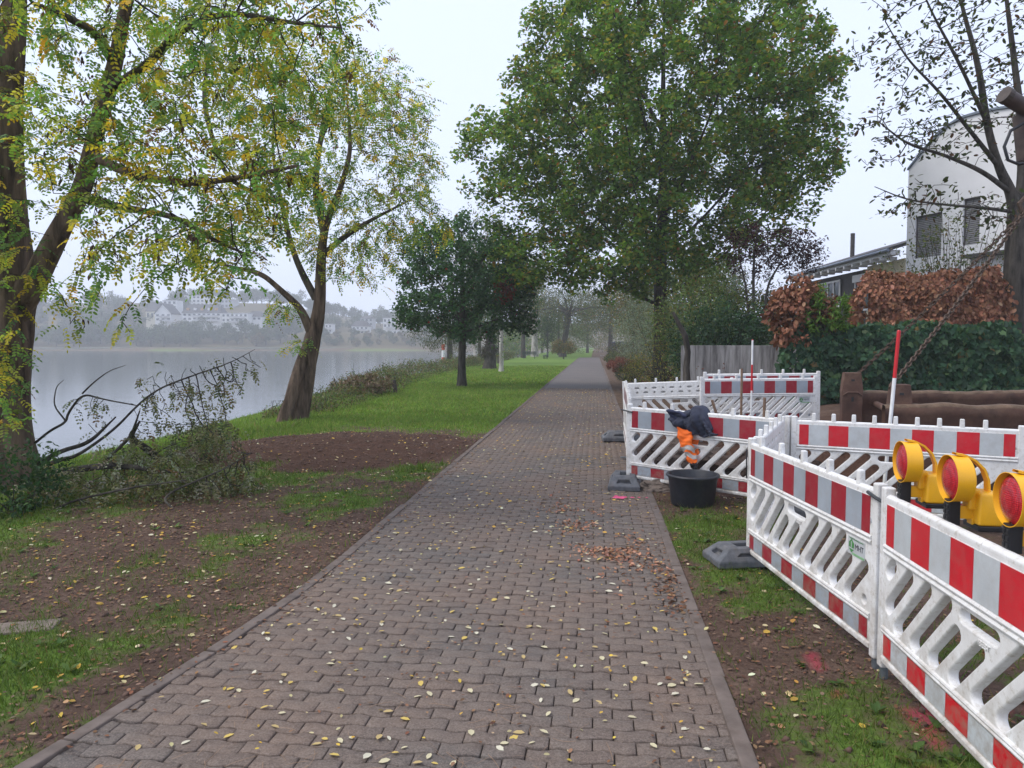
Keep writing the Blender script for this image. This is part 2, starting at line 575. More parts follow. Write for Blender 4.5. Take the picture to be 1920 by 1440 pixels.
# ------------------------------------------------------------------ paved walk
def brick_material():
    m, nt, b, out = material('concrete_paver')
    g = NT(nt)
    p = g.n('ShaderNodeNewGeometry').outputs['Position']
    sx = g.n('ShaderNodeSeparateXYZ')
    g.l(p, sx.inputs[0])
    row = g.math('FLOOR', g.math('DIVIDE', sx.outputs[1], .1))
    half = g.math('MULTIPLY', g.math('MODULO', g.math('ADD', row, 1000), 2), .1)
    colm = g.math('FLOOR', g.math('DIVIDE', g.math('ADD', sx.outputs[0], half), .2))
    cb = g.n('ShaderNodeCombineXYZ')
    g.l(row, cb.inputs[0]); g.l(colm, cb.inputs[1])
    wnz = g.n('ShaderNodeTexWhiteNoise')
    g.l(cb.outputs[0], wnz.inputs['Vector'])
    n1 = g.noise(p, .75, 5, .6)
    n2 = g.noise(p, 95, 4, .85)
    n3 = g.noise(p, 11, 6, .7)
    base = g.ramp(wnz.outputs['Value'], [(0, (.074, .067, .061)), (.5, (.100, .089, .079)), (1, (.130, .109, .091))])
    base = g.mix(g.ramp(n1, [(.37, (.08,) * 3), (.62, (.85,) * 3)]), base, (.165, .110, .078))
    base = g.mix(g.ramp(n3, [(.45, (0, 0, 0)), (.70, (.7,) * 3)]), base, (.082, .056, .043))
    base = g.mix(g.ramp(n2, [(.48, (.0,) * 3), (.72, (.7,) * 3)]), base, (.27, .225, .19))
    base = g.mix(g.ramp(n2, [(.30, (.8,) * 3), (.48, (0, 0, 0))]), base, (.038, .032, .030))
    g.l(base, b.inputs['Base Color'])
    b.inputs['Roughness'].default_value = .82
    g.bump(n2, .6, .003, b)
    return m
BRICK = brick_material()
JOINT = simple('joint_sand', (.050, .034, .025), .95, .4, 30, .4, .004, coords='World')

def brick_verts(x0, x1, y, ph, top=0.0, clamp=None, gap=.0036, bev=True):
    u = np.linspace(0, 1, 5)
    X = x0 + gap + (x1 - x0 - 2 * gap) * u
    Wv = .011 * np.sin(2 * PI * (X - ph) / .2)
    lo = np.stack([X, y - .05 + gap + Wv], 1)
    hi = np.stack([X, y + .05 - gap + Wv], 1)[::-1]
    ring = np.concatenate([lo, hi])
    ring = ring + rng.normal(0, .0012, ring.shape)
    if clamp: ring[:, 0] = np.clip(ring[:, 0], *clamp)
    c = ring.mean(0)
    ins = ring + (c - ring) / np.maximum(np.abs(ring - c), .02) * .0045
    n = 10
    if bev:
        V = np.concatenate([np.c_[ring, np.full(n, top - .022)], np.c_[ring, np.full(n, top - .004)], np.c_[ins, np.full(n, top)]])
    else:
        V = np.concatenate([np.c_[ring, np.full(n, top - .02)], np.c_[ins, np.full(n, top)]])
    return V
def brick_faces(bev=True):
    n = 10
    q = []
    for L in range(2 if bev else 1):
        for i in range(n):
            j = (i + 1) % n
            q.append((L * n + i, L * n + j, L * n + n + j, L * n + n + i))
    t = (2 if bev else 1) * n
    # the top as a strip of quads between the two wavy edges
    for i in range(4): q.append((t + i, t + i + 1, t + 8 - i, t + 9 - i))
    return np.array(q)
BF1, BF0 = brick_faces(True), brick_faces(False)

# bed of joint sand, with the walk's bend far away
pv, pf = [], []
py_ = list(np.arange(-4, 30, 1.0)) + list(np.arange(30, 175, 3.0))
for y in py_:
    bx = float(path_bend(y))
    pv += [(float(path_left(max(y, 2))) + bx, y, -.014), (XR + bx, y, -.014)]
pf = [(2 * i, 2 * i + 1, 2 * i + 3, 2 * i + 2) for i in range(len(py_) - 1)]
path = link('path', mesh_np('path', np.array(pv), np.array(pf), JOINT))
tag(path, kind='structure')

even = mesh_np('brick', brick_verts(-.1, .1, 0, -.1), BF1, BRICK)
odd = mesh_np('brick', brick_verts(-.1, .1, 0, 0), BF1, BRICK)
rest1, rest0 = [], []
count = 0
Y_END = 30.0
for r in range(int(1.6 / .1), int(Y_END / .1)):
    y = r * .1 + .05
    xl = float(path_left(y))
    off = .1 if r % 2 else 0.0
    k0 = math.floor((xl + off) / .2)
    k1 = math.floor((XR + off) / .2)
    for k in range(k0, k1 + 1):
        x0 = k * .2 - off
        if x0 + .2 < xl + .02 or x0 > XR - .02: continue
        edge = x0 < xl or x0 + .2 > XR
        top = random.uniform(-.0055, .0045)
        if not edge and y > 3.0 and count < 300:
            o = link('brick', odd if r % 2 else even, path, (x0 + .1, y, top), (random.gauss(0, .011), random.gauss(0, .011), random.gauss(0, .007)))
            count += 1
        else:
            near = y < 11
            V = brick_verts(x0, x0 + .2, y, 0.0, top, (xl - .01, XR + .01) if edge else None, bev=near)
            (rest1 if near else rest0).append(V)
def join_bricks(L, bf, nm):
    V = np.concatenate(L)
    k = len(L[0])
    F = (bf[None] + (np.arange(len(L)) * k)[:, None, None]).reshape(-1, 4)
    o = link(nm, mesh_np(nm, V, F, BRICK), path)
    o['kind'] = 'stuff'
    return o
V1 = np.concatenate(rest1); V0 = np.concatenate(rest0)
F1 = (BF1[None] + (np.arange(len(rest1)) * 30)[:, None, None]).reshape(-1, 4)
F0 = (BF0[None] + (np.arange(len(rest0)) * 20)[:, None, None]).reshape(-1, 4) + len(V1)
pav = link('paving', mesh_np('paving', np.concatenate([V1, V0]), np.concatenate([F1, F0]), BRICK), path)
pav['kind'] = 'stuff'

def far_paving_material():
    m, nt, b, out = material('far_paving')
    g = NT(nt)
    p = g.n('ShaderNodeNewGeometry').outputs['Position']
    t = g.n('ShaderNodeTexBrick')
    g.l(p, t.inputs['Vector'])
    t.inputs['Scale'].default_value = 1.0
    t.inputs['Brick Width'].default_value = .2
    t.inputs['Row Height'].default_value = .1
    t.inputs['Mortar Size'].default_value = .006
    t.inputs['Color1'].default_value = (.090, .078, .070, 1)
    t.inputs['Color2'].default_value = (.112, .095, .083, 1)
    t.inputs['Mortar'].default_value = (.05, .035, .028, 1)
    c = g.mix(g.ramp(g.noise(p, .6, 5, .6), [(.45, (0, 0, 0)), (.7, (.6,) * 3)]), t.outputs['Color'], (.135, .105, .085))
    g.l(c, b.inputs['Base Color'])
    b.inputs['Roughness'].default_value = .82
    return m
fp = [(x, y, -.002) for (x, y, z) in pv if y >= 30]
fp = [(fp[0][0], Y_END, -.002), (fp[1][0], Y_END, -.002)] + fp[2:]
ff = [(2 * i, 2 * i + 1, 2 * i + 3, 2 * i + 2) for i in range(len(fp) // 2 - 1)]
link('distant_paving', mesh_np('distant_paving', np.array(fp), np.array(ff), far_paving_material()), path)

# edging stones
KERBM = simple('edging_concrete', (.125, .098, .082), .9, .3, 7, .5, .004, dirt=(.075, .05, .036), dirt_amt=.8, coords='World')
kerb_mesh = MB().box((0, 0, -.10), (.08, .992, .24)).mesh('kerb_stone', KERBM, bevel=.008)
for nm, side in (('kerb_left', -1), ('kerb_right', 1)):
    kr = empty(nm)
    tag(kr, kind='structure')
    for i in range(95 if side < 0 else 60):
        y = 1.5 + i
        if side < 0:
            xa, xb = float(path_left(y - .5)) - .04, float(path_left(y + .5)) - .04
        else: xa = xb = XR + .04
        link('kerb_stone', kerb_mesh, kr, ((xa + xb) / 2 + random.gauss(0, .004), y, random.gauss(-.006, .005)), (0, random.gauss(0, .02), math.atan2(-(xb - xa), 1.0) + random.gauss(0, .004)))

# ------------------------------------------------------------------ barrier panels
def capsule(p, q, r, k=6):
    (x0, z0), (x1, z1) = p, q
    a = math.atan2(z1 - z0, x1 - x0)
    L = [(x1 + r * math.cos(a - PI / 2 + PI * i / k), z1 + r * math.sin(a - PI / 2 + PI * i / k)) for i in range(k + 1)]
    L += [(x0 + r * math.cos(a + PI / 2 + PI * i / k), z0 + r * math.sin(a + PI / 2 + PI * i / k)) for i in range(k + 1)]
    return L
def circ(c, r, k=14): return [(c[0] + r * math.cos(2 * PI * i / k), c[1] + r * math.sin(2 * PI * i / k)) for i in range(k)]
def rrect(x0, z0, x1, z1): return [(x0, z0), (x1, z0), (x1, z1), (x0, z1)]
LIFT = .11
lat_loops = [rrect(.03, .012, 1.97, .905)]
dxs, dzs, zt = .31, .32, .565
def on_line(xt, z): return xt - dxs * (zt - z) / dzs
for k in range(11):
    xt = .135 + .187 * k
    top, bot = zt, .245
    if k in (4, 5): top = .455
    if k in (9, 10): top = .455
    if on_line(xt, bot) < .09: bot = zt - (xt - .09) * dzs / dxs
    if k == 0: bot = zt - .05
    lat_loops.append(capsule((on_line(xt, bot), bot), (on_line(xt, top), top), .047))
lat_loops.append(capsule((.83, .555), (1.07, .555), .04))
lat_loops.append(circ((1.90, .262), .036))
for i in range(12):
    x = .12 + .163 * i
    if i % 2 == 0:
        lat_loops += [capsule((x - .028, .815), (x + .028, .815), .026, 3), circ((x, .732), .027)]
    else:
        lat_loops += [circ((x, .815), .027), capsule((x - .028, .732), (x + .028, .732), .026, 3)]
P_LATT = curve_plate('lattice', lat_loops, .016, .009, WHITE, 2)
for q in P_LATT.polygons: q.use_smooth = True
try: P_LATT.set_sharp_from_angle(angle=R(35))
except Exception: pass
P_TOP = MB().tube([(.02, 0, .898), (1.98, 0, .898)], .026, 12).mesh('top_rail', WHITE, smooth=True)
def channel(z0, z1):
    m = MB()
    h = (z1 - z0) / 2
    for zc in (z0 + .011, z1 - .011):
        for s in (-1, 1): m.tube([(.03, s * .026, zc), (1.97, s * .026, zc)], .0115, 8)
    return m
P_MID = channel(.605, .655).mesh('mid_rail', WHITE, smooth=True)
P_LOW = channel(.165, .205).mesh('lower_rail', WHITE, smooth=True)
P_BOT = MB().box((1.0, 0, .018), (1.95, .07, .036)).mesh('bottom_rail', WHITE, bevel=.009)
P_POST = MB().box((0, 0, .46), (.058, .06, 1.0)).mesh('post', WHITE, bevel=.009)
P_TUBE = MB().tube([(0, 0, -.20), (0, 0, -.035)], .022, 12).mesh('steel_tube', STEEL, smooth=True)
P_LUG = MB().box((0, 0, .045), (.044, .042, .10), taper=.88).mesh('lug', WHITE, bevel=.008)
P_BACK = MB().box((1.0, -.0262, .767), (1.90, .0018, .222)).box((1.0, -.0262, .105), (1.90, .0018, .115)).mesh('backing_sheet', WHITE)
def stripe_mesh(w, h, mat): return MB().box((0, 0, 0), (w, .0018, h)).mesh('stripe', mat)
STR = {}
for kind, (r_, w_) in {'fresh': (FILM_RED, FILM_WHITE), 'aged': (FILM_DARKRED, FILM_GREY)}.items():  # two film tones: fresh keys the brighter pair, the other key the darker
    for h in (.217, .113):
        for w in (.092, .187):
            STR[kind, 'r', h, w] = stripe_mesh(w, h, r_)
            STR[kind, 'w', h, w] = stripe_mesh(w, h, w_)
TXT_GREEN = simple('print_green', (.06, .22, .06), .5, .2, 40)
TXT_PALE = simple('print_pale_green', (.22, .42, .22), .5, .2, 40)
TXT_BLACK = simple('print_black', (.015, .015, .03), .5, .2, 40)
P_RAISED = text_mesh('raised_lettering', 'IBEBT', .036, WHITE, .004)

def panel(left, right, label, kind='aged', lugs=(.22, .61, 1.0, 1.39, 1.78), lift=(0.0, 0.0), sticker=False, film_on=True):
    (x0, y0), (x1, y1) = left, right
    dx, dy = x1 - x0, y1 - y0
    L = math.hypot(dx, dy)
    t = empty('barrier_panel', (x0, y0, lift[0]), math.atan2(dy, dx))
    t.rotation_euler = (0, -math.atan2(lift[1] - lift[0], L), math.atan2(dy, dx))
    t.scale = (L / 2.0, 1, 1)
    tag(t, label, 'barrier', 'white plastic barrier panels round the dig')
    up = (0, 0, LIFT)
    for nm, me in (('lattice', P_LATT), ('top_rail', P_TOP), ('mid_rail', P_MID), ('lower_rail', P_LOW), ('bottom_rail', P_BOT), ('backing_sheet', P_BACK), ('raised_lettering', P_RAISED)):
        o = link(nm, me, t, up)
        if nm == 'raised_lettering': o.location = (1.0, -.026, LIFT + .495)
    for u in (0.0, 2.0):
        link('post', P_POST, t, (u, 0, LIFT))
        link('steel_tube', P_TUBE, t, (u, 0, LIFT))
    for u in lugs: link('lug', P_LUG, t, (u, 0, LIFT + .905))
    for h, z in ((.217, .767), (.113, .105)):
        u = .05
        for i in range(11):
            w = .095 if i in (0, 10) else .19
            link('stripe', STR[kind, 'r' if i % 2 == 0 else 'w', h, .092 if w < .1 else .187], t, (u + w / 2, -.0285, LIFT + z))
            u += w
    if sticker:
        s = MB().box((1.80, -.0262, .535), (.20, .0016, .105)).build('sticker', FILM_WHITE, t)
        s.location = up
        hx, hz = 1.745, .535
        MB().prism([(hx - .03, hz - .012), (hx + .03, hz - .012), (hx + .03, hz + .018), (hx, hz + .04), (hx - .03, hz + .018)], -.0284, -.0275).build('logo', TXT_GREEN, s)
        MB().prism([(hx - .03, hz - .02), (hx, hz - .042), (hx + .03, hz - .02)], -.0284, -.0275).build('logo', TXT_GREEN, s)
        MB().box((hx, -.0288, hz + .008), (.008, .0008, .035)).build('logo', FILM_WHITE, s)
        MB().box((1.825, -.0278, .490), (.14, .0008, .014)).build('bar', TXT_PALE, s)
        link('lettering', text_mesh('lettering', 'MHT', .048, TXT_BLACK), s, (1.835, -.0279, .537))
        link('lettering', text_mesh('lettering', 'Verkauf Vermietung Service', .0145, TXT_GREEN), s, (1.80, -.0279, .579))
    return t

A = panel((1.60, 4.10), (1.66, 2.12), 'nearest barrier panel with bright red stripes carrying the three yellow warning lamps', 'fresh', lugs=())
B = panel((1.31, 6.15), (1.60, 4.215), 'barrier panel with dark red stripes and green sticker, second from the camera', 'aged', sticker=True)
C_ = panel((.46, 9.48), (2.10, 8.12), 'barrier panel with the dark jacket hung over its top rail', 'aged')
panel((.54, 11.58), (.47, 9.57), 'barrier panel seen edge-on along the paving, nearer of two', 'aged', lugs=(.2, .5, .8, 1.1, 1.4, 1.7), lift=(.03, 0))
panel((.58, 13.68), (.545, 11.66), 'barrier panel seen edge-on along the paving, farther of two', 'aged', lugs=(.2, .5, .8, 1.1, 1.4, 1.7), lift=(.07, .03))
panel((2.55, 13.55), (.60, 13.80), 'barrier panel showing its plain white back with rows of holes across the far end', 'aged', lift=(.17, .075))
panel((1.90, 13.08), (3.90, 13.28), 'striped barrier panel with a tiny green sticker in front of the concrete wall', 'aged', lift=(.20, .22), sticker=True)
panel((2.10, 14.05), (4.22, 14.20), 'barrier panel standing close behind another striped panel, only its lugs showing above', 'aged', lugs=(.25, .63, 1.0, 1.38, 1.75), lift=(.25, .27))
panel((2.02, 8.05), (1.37, 6.25), 'short-looking barrier panel seen from its perforated back, running away between striped panels', 'aged')
panel((2.16, 8.08), (4.07, 7.37), 'bright red and white barrier panel with nine lugs in front of the rusty steel box', 'fresh', lugs=tuple(.19 + .19 * i for i in range(9)))
panel((4.14, 7.35), (6.02, 6.66), 'barrier panel at the picture edge continuing right from the nine-lug panel', 'fresh', lugs=tuple(.19 + .19 * i for i in range(9)))
# straps that clip neighbouring posts together
def strap(parent, u, z):
    m = MB()
    m.tube([(u - .05, -.036, z + .012), (u + .03, -.04, z), (u + .11, -.036, z - .012), (u + .125, -.02, z - .013)], .010, 6)
    m.build('strap', DARKSTEEL, parent)
strap(B, 1.98, LIFT + .885)
strap(C_, -.06, LIFT + .87)
MB().tube([(-.02, -.04, LIFT + .86), (.01, -.05, LIFT + .72), (-.01, -.04, LIFT + .62)], .006, 6).build('cable_tie', BLACKPL, B)

# rubber feet
def foot_mesh():
    bm = bmesh.new()
    a, b, h = .39, .20, .055
    def ring(x, y, z): return [bm.verts.new(p) for p in ((-x, -y, z), (x, -y, z), (x, y, z), (-x, y, z))]
    r0, r1, r2 = ring(a, b, 0), ring(a, b, .045), ring(a - .14, b - .07, .125)
    bm.faces.new(r0[::-1])
    top = bm.faces.new(r2)
    slopes = []
    for p, q in ((r0, r1), (r1, r2)):
        for i in range(4):
            f = bm.faces.new((p[i], p[(i + 1) % 4], q[(i + 1) % 4], q[i]))
            if p is r1: slopes.append(f)
    bm.normal_update()
    for f, d in [(slopes[0], .03), (slopes[2], .03), (slopes[1], .04), (slopes[3], .04), (top, .05)]:
        n = f.normal.copy()
        r = bmesh.ops.inset_region(bm, faces=[f], thickness=.034, use_even_offset=True)
        c = f.calc_center_median()
        for v in f.verts: v.co = c + (v.co - c) * .62
        e = bmesh.ops.extrude_face_region(bm, geom=[f])
        for v in [g for g in e['geom'] if isinstance(g, bmesh.types.BMVert)]: v.co -= n * d
        bm.faces.remove(f)
    bmesh.ops.recalc_face_normals(bm, faces=bm.faces)
    ed = [e for e in bm.edges if len(e.link_faces) == 2 and e.calc_face_angle(0) > .5]
    bmesh.ops.bevel(bm, geom=ed, offset=.006, segments=1, affect='EDGES')
    me = bpy.data.meshes.new('rubber_foot')
    bm.to_mesh(me); bm.free()
    me.materials.append(RUBBER)
    return me
FOOT = foot_mesh()
for (x, y, z, rz, sc, lab) in ((.40, 9.42, .0, R(86), .92, 'grey rubber barrier foot on the paving under the corner post'),
                           (1.29, 6.20, .01, R(14), .82, 'grey rubber barrier foot in the verge where the perforated panel meets the sticker panel'),
                           (.52, 13.80, .02, R(5), .95, 'farthest grey rubber barrier foot on the paving edge'),
                           (2.12, 8.12, .02, R(-30), .9, 'rubber barrier foot on soil behind the lattice, under the nine-lug panel')):
    o = link('rubber_foot', FOOT, None, (x, y, z), (0, 0, rz), (sc, sc * 1.1, sc * 1.45))
    tag(o, lab, 'barrier foot', 'rubber feet of the barrier')
o = MB().box((0, 0, .012), (.22, .06, .014)).tube([(0, 0, .01), (0, 0, .2)], .02, 8).build('steel_foot', STEEL)
o.location = (.53, 11.62, .02)
tag(o, 'small steel foot plate under the post between the two edge-on panels', 'barrier foot')

# ------------------------------------------------------------------ warning lamps
def lens_material():
    m, nt, b, out = material('red_lens')
    g = NT(nt)
    tc = g.n('ShaderNodeTexCoord').outputs['Object']
    mp = g.n('ShaderNodeMapping')
    mp.inputs['Scale'].default_value = (120, 120, 120)
    g.l(tc, mp.inputs['Vector'])
    v = g.n('ShaderNodeTexVoronoi')
    v.inputs['Scale'].default_value = 1.0
    v.inputs['Randomness'].default_value = .15
    g.l(mp.outputs[0], v.inputs['Vector'])
    c = g.ramp(v.outputs['Distance'], [(.1, (.66, .012, .022)), (.7, (.26, .003, .012))])
    g.l(c, b.inputs['Base Color'])
    b.inputs['Roughness'].default_value = .14
    b.inputs['Coat Weight'].default_value = .5
    g.bump(v.outputs['Distance'], .6, .004, b)
    return m
LENS = lens_material()
RY = Matrix.Rotation(PI / 2, 4, 'X')            # lathe axis z -> -y
def T(x, y, z): return Matrix.Translation((x, y, z))
def lamp_parts():
    LC = T(0, 0, .175) @ RY
    P = {}
    P['lens'] = MB().lathe([(.0005, .034), (.03, .032), (.06, .026), (.088, .014), (.0995, .003)], 32, LC).mesh('lens', LENS, smooth=True)
    P['hood'] = MB().lathe([(.099, -.006), (.102, .0), (.1065, .026), (.1095, .026), (.106, -.004), (.105, -.05), (.097, -.056), (.03, -.062), (.0005, -.062)], 36, LC).mesh('hood', YELLOW, smooth=True)
    P['battery_box'] = MB().box((0, .135, .045), (.145, .105, .15), taper=.96).mesh('battery_box', YELLOW, bevel=.013, seg=3, smooth=True)
    P['neck'] = MB().box((0, .08, .085), (.07, .05, .10)).mesh('neck', YELLOW, bevel=.01)
    pts = [(0, .0, .291), (0, .045, .283), (0, .085, .262), (0, .125, .222), (0, .145, .17), (0, .148, .115)]
    m = MB()
    for i in range(len(pts) - 1):
        p, q = Vector(pts[i]), Vector(pts[i + 1])
        d = (q - p).normalized()
        n = Vector((1, 0, 0)).cross(d) * .005
        w = Vector((.021, 0, 0))
        m.add([p - w - n, p + w - n, p + w + n, p - w + n, q - w - n, q + w - n, q + w + n, q - w + n], [(0, 1, 5, 4), (1, 2, 6, 5), (2, 3, 7, 6), (3, 0, 4, 7)])
    P['carry_strap'] = m.mesh('carry_strap', YELLOW, smooth=False)
    P['base'] = MB().box((0, .135, -.042), (.148, .108, .026)).mesh('base', BLACKPL, bevel=.005)
    m = MB().box((0, .0, .02), (.052, .05, .115))
    for z in (-.018, .01, .038):
        for x in (-.013, .013): m.box((x, -.027, z + .01), (.02, .006, .02))
    P['clip'] = m.mesh('clip', BLACKPL, bevel=.003)
    P['bolt'] = MB().tube([(0, .0, .07), (0, .0, .094)], .007, 8).mesh('bolt', STEEL)
    P['bracket'] = MB().box((0, .055, .02), (.03, .07, .06)).box((.0, .09, -.02), (.05, .03, .03)).mesh('bracket', YELLOW, bevel=.004)
    return P
LP = lamp_parts()
for (x, y, lab, rz) in ((1.64, 3.98, 'yellow warning lamp with red lens, farthest of three on the near barrier', -93),
                    (1.66, 3.51, 'yellow warning lamp with red lens, middle of three on the near barrier', -91),
                    (1.675, 3.05, 'yellow warning lamp with red lens, nearest of three, cut by the picture edge', -91)):
    t = empty('warning_lamp', (x - .01, y, 1.055), R(rz))
    tag(t, lab, 'warning lamp', 'warning lamps on the near barrier')
    for k, me in LP.items(): link(k, me, t)

# ------------------------------------------------------------------ jacket over the rail
JR = C_.rotation_euler[2]
J = empty('work_jacket', C_.location + Vector((math.cos(JR), math.sin(JR), 0)) * .17, JR)
tag(J, 'dark navy and orange work jacket hung over a white barrier rail, sleeve dangling', 'jacket')
def cloth_sheet(ns, nt_, fn):
    V = np.array([fn(i / (ns - 1), j / (nt_ - 1)) for j in range(nt_) for i in range(ns)])
    F = [(j * ns + i, j * ns + i + 1, (j + 1) * ns + i + 1, (j + 1) * ns + i) for j in range(nt_ - 1) for i in range(ns - 1)]
    return V, np.array(F)
def lerp_tab(tab, s):
    return float(np.interp(s, [a for a, b in tab], [b for a, b in tab]))
top_tab = [(0, .985), (.12, 1.03), (.3, 1.02), (.45, 1.045), (.55, 1.10), (.7, 1.10), (.82, 1.05), (.92, .94), (1, .84)]
bot_tab = [(0, .93), (.1, .87), (.3, .80), (.5, .765), (.7, .745), (.85, .76), (1, .80)]
def navy(s, t):
    x = .50 + .56 * s
    zt_, zb = lerp_tab(top_tab, s), lerp_tab(bot_tab, s)
    fold = .022 * math.sin(17 * s + 5 * t) + .014 * math.sin(31 * s - 9 * t) + .02 * math.sin(9 * t + 4 * s)
    if t < .3:                                   # behind the rail
        q = t / .3
        return (x, .075 * (1 - .2 * q) + fold * .5, .80 + (zt_ - .06 - .80) * q)
    if t < .5:                                   # over the top
        q = (t - .3) / .2
        a = PI * q
        return (x + .01 * math.sin(7 * t), .065 * math.cos(a) * 1.1 + fold * .4, zt_ - .06 + .06 * math.sin(a) + fold * .4)
    q = (t - .5) / .5                            # front hang
    bulge = .07 + .04 * math.sin(PI * min(1, q * 1.1)) + fold + .012 * math.sin(57 * s + 21 * q) * math.sin(13 * q + 3)
    return (x + .09 * q * (s - .25) ** 2 * (1 if s > .25 else -1) * 2, -bulge, (zt_ - .06) + (zb - zt_ + .06) * q + .012 * math.sin(23 * s))
V, F = cloth_sheet(44, 44, navy)
me = mesh_np('body', V, F, NAVY, smooth=True)
o = link('body', me, J)
md = o.modifiers.new('thick', 'SOLIDIFY'); md.thickness = .014
def collar(s, t):                                # the hood's rolled rim, open to the upper left
    a = 2 * PI * s
    b_ = 2 * PI * t
    rr_ = .027 + .006 * math.sin(3 * a + 1) + .004 * math.sin(7 * a)
    ox, oz = (.115 + rr_ * math.cos(b_)) * math.cos(a), (.062 + rr_ * math.cos(b_)) * math.sin(a)
    return (.605 + ox, -.095 + rr_ * math.sin(b_) - .5 * oz, .985 + .75 * oz + .012 * math.sin(2 * a + .7) - .10 * (ox / .115) * .25)
V, F = cloth_sheet(40, 10, collar)
o = link('collar', mesh_np('collar', V, F, NAVYLIN, smooth=True), J)
md = o.modifiers.new('thick', 'SOLIDIFY'); md.thickness = .004
def sleeve(pts, rads, k=16, seed=0, n=40):
    pts = np.array(pts, float); tt = np.linspace(0, 1, len(pts))
    V = []
    for i in range(n):
        t = i / (n - 1)
        c = np.array([np.interp(t, tt, pts[:, a]) for a in range(3)])
        r = np.interp(t, np.linspace(0, 1, len(rads)), rads)
        for j in range(k):
            a = 2 * PI * j / k
            w = 1 + .13 * math.sin(3 * a + 9 * t + seed) + .10 * math.sin(26 * t + 2 * a + seed) + .05 * math.sin(47 * t - 3 * a)
            V.append((c[0] + r * w * math.cos(a), c[1] + .62 * r * w * math.sin(a), c[2] + .02 * math.sin(a * 2 + 7 * t)))
    F = [(i * k + j, i * k + (j + 1) % k, (i + 1) * k + (j + 1) % k, (i + 1) * k + j) for i in range(n - 1) for j in range(k)]
    return np.array(V), np.array(F), k
sp_pts = [(.70, -.09, .84), (.745, -.105, .70), (.80, -.11, .56), (.84, -.105, .44)]
V, F, k = sleeve(sp_pts, [.10, .088, .072, .060])
SL = link('sleeve', mesh_np('sleeve', V, F, ORANGE, smooth=True), J)
n = 40
for a, b in ((20, 25), (28, 33)):
    Vb = V.copy(); cidx = V.reshape(n, k, 3).mean(1)
    Vb = (cidx[:, None] + (V.reshape(n, k, 3) - cidx[:, None]) * 1.05)[a:b + 1].reshape(-1, 3)
    m_ = b - a + 1
    Fb = np.array([(i * k + j, i * k + (j + 1) % k, (i + 1) * k + (j + 1) % k, (i + 1) * k + j) for i in range(m_ - 1) for j in range(k)])
    link('reflective_band', mesh_np('reflective_band', Vb, Fb, SILVER, smooth=True), SL)
V2, F2, k2 = sleeve([(.84, -.105, .45), (.855, -.10, .40), (.88, -.10, .35)], [.05, .047, .03], 12, 3, 14)
link('cuff', mesh_np('cuff', V2, F2, BLACKPL, smooth=True), SL)
V3, F3, k3 = sleeve([(.66, .10, .86), (.68, .12, .62), (.70, .12, .40)], [.12, .10, .08], 14, 5, 24)
link('sleeve', mesh_np('sleeve', V3, F3, ORANGE, smooth=True), J)

# ------------------------------------------------------------------ mortar tub
t = MB().lathe([(.0005, .012), (.225, .012), (.262, .34), (.272, .352), (.296, .352), (.304, .34), (.300, .325), (.283, .325), (.278, .318), (.243, .02), (.235, 0), (.0005, 0)], 40).build('mortar_tub', TUBPL, smooth=True)
t.location = (1.13, 8.40, .01)
tag(t, 'black plastic mortar tub standing in the verge below the hung jacket', 'tub')
# lumps by the barrier
STONE = simple('rough_concrete', (.19, .15, .12), .95, .4, 5, .9, .02, dirt=(.09, .065, .05), dirt_amt=.7)
def lump(name, c, r, mat, seed, flat=.6):
    bm = bmesh.new()
    bmesh.ops.create_icosphere(bm, subdivisions=4, radius=1)
    rr = random.Random(seed)
    ph = [rr.uniform(0, 6) for _ in range(9)]
    for v in bm.verts:
        p = v.co
        d = 1 + .16 * math.sin(3.1 * p.x + ph[0]) + .13 * math.sin(4.3 * p.y + ph[1] + p.z * 2) + .08 * math.sin(9 * p.x + 5 * p.z + ph[2]) + .06 * math.sin(17 * p.y + ph[3] + 8 * p.x) + .05 * math.sin(29 * p.z + ph[4] + 13 * p.x) + rr.uniform(-.05, .05)
        v.co = Vector((p.x * r[0], p.y * r[1], p.z * r[2])) * d
    me = bpy.data.meshes.new(name)
    bm.to_mesh(me); bm.free()
    me.materials.append(mat)
    return link(name, me, None, c)
o = lump('concrete_lump', (.82, 9.20, .02), (.30, .12, .10), STONE, 4)
tag(o, 'rough brown concrete lump under the barrier panel with the jacket', 'rubble')
o = lump('plastic_scrap', (1.83, 8.15, .04), (.10, .05, .045), simple('white_scrap', (.6, .6, .58), .5), 6)
tag(o, 'crumpled white plastic scrap on soil right of the mortar tub', 'scrap')
o = lump('soil_heap', (2.6, 10.6, -.05), (.85, .6, .42), simple('dug_soil', (.055, .034, .025), .95, .4, 4, 1.0, .05), 9)
tag(o, 'heap of dug dark soil inside the ring of barriers', 'soil heap')
o = lump('soil_heap', (1.5, 11.6, -.05), (.7, .55, .36), simple('dug_soil_grey', (.075, .052, .04), .95, .4, 4, 1.0, .05), 12)
tag(o, 'smaller greyish soil heap behind the jacket panel', 'soil heap')

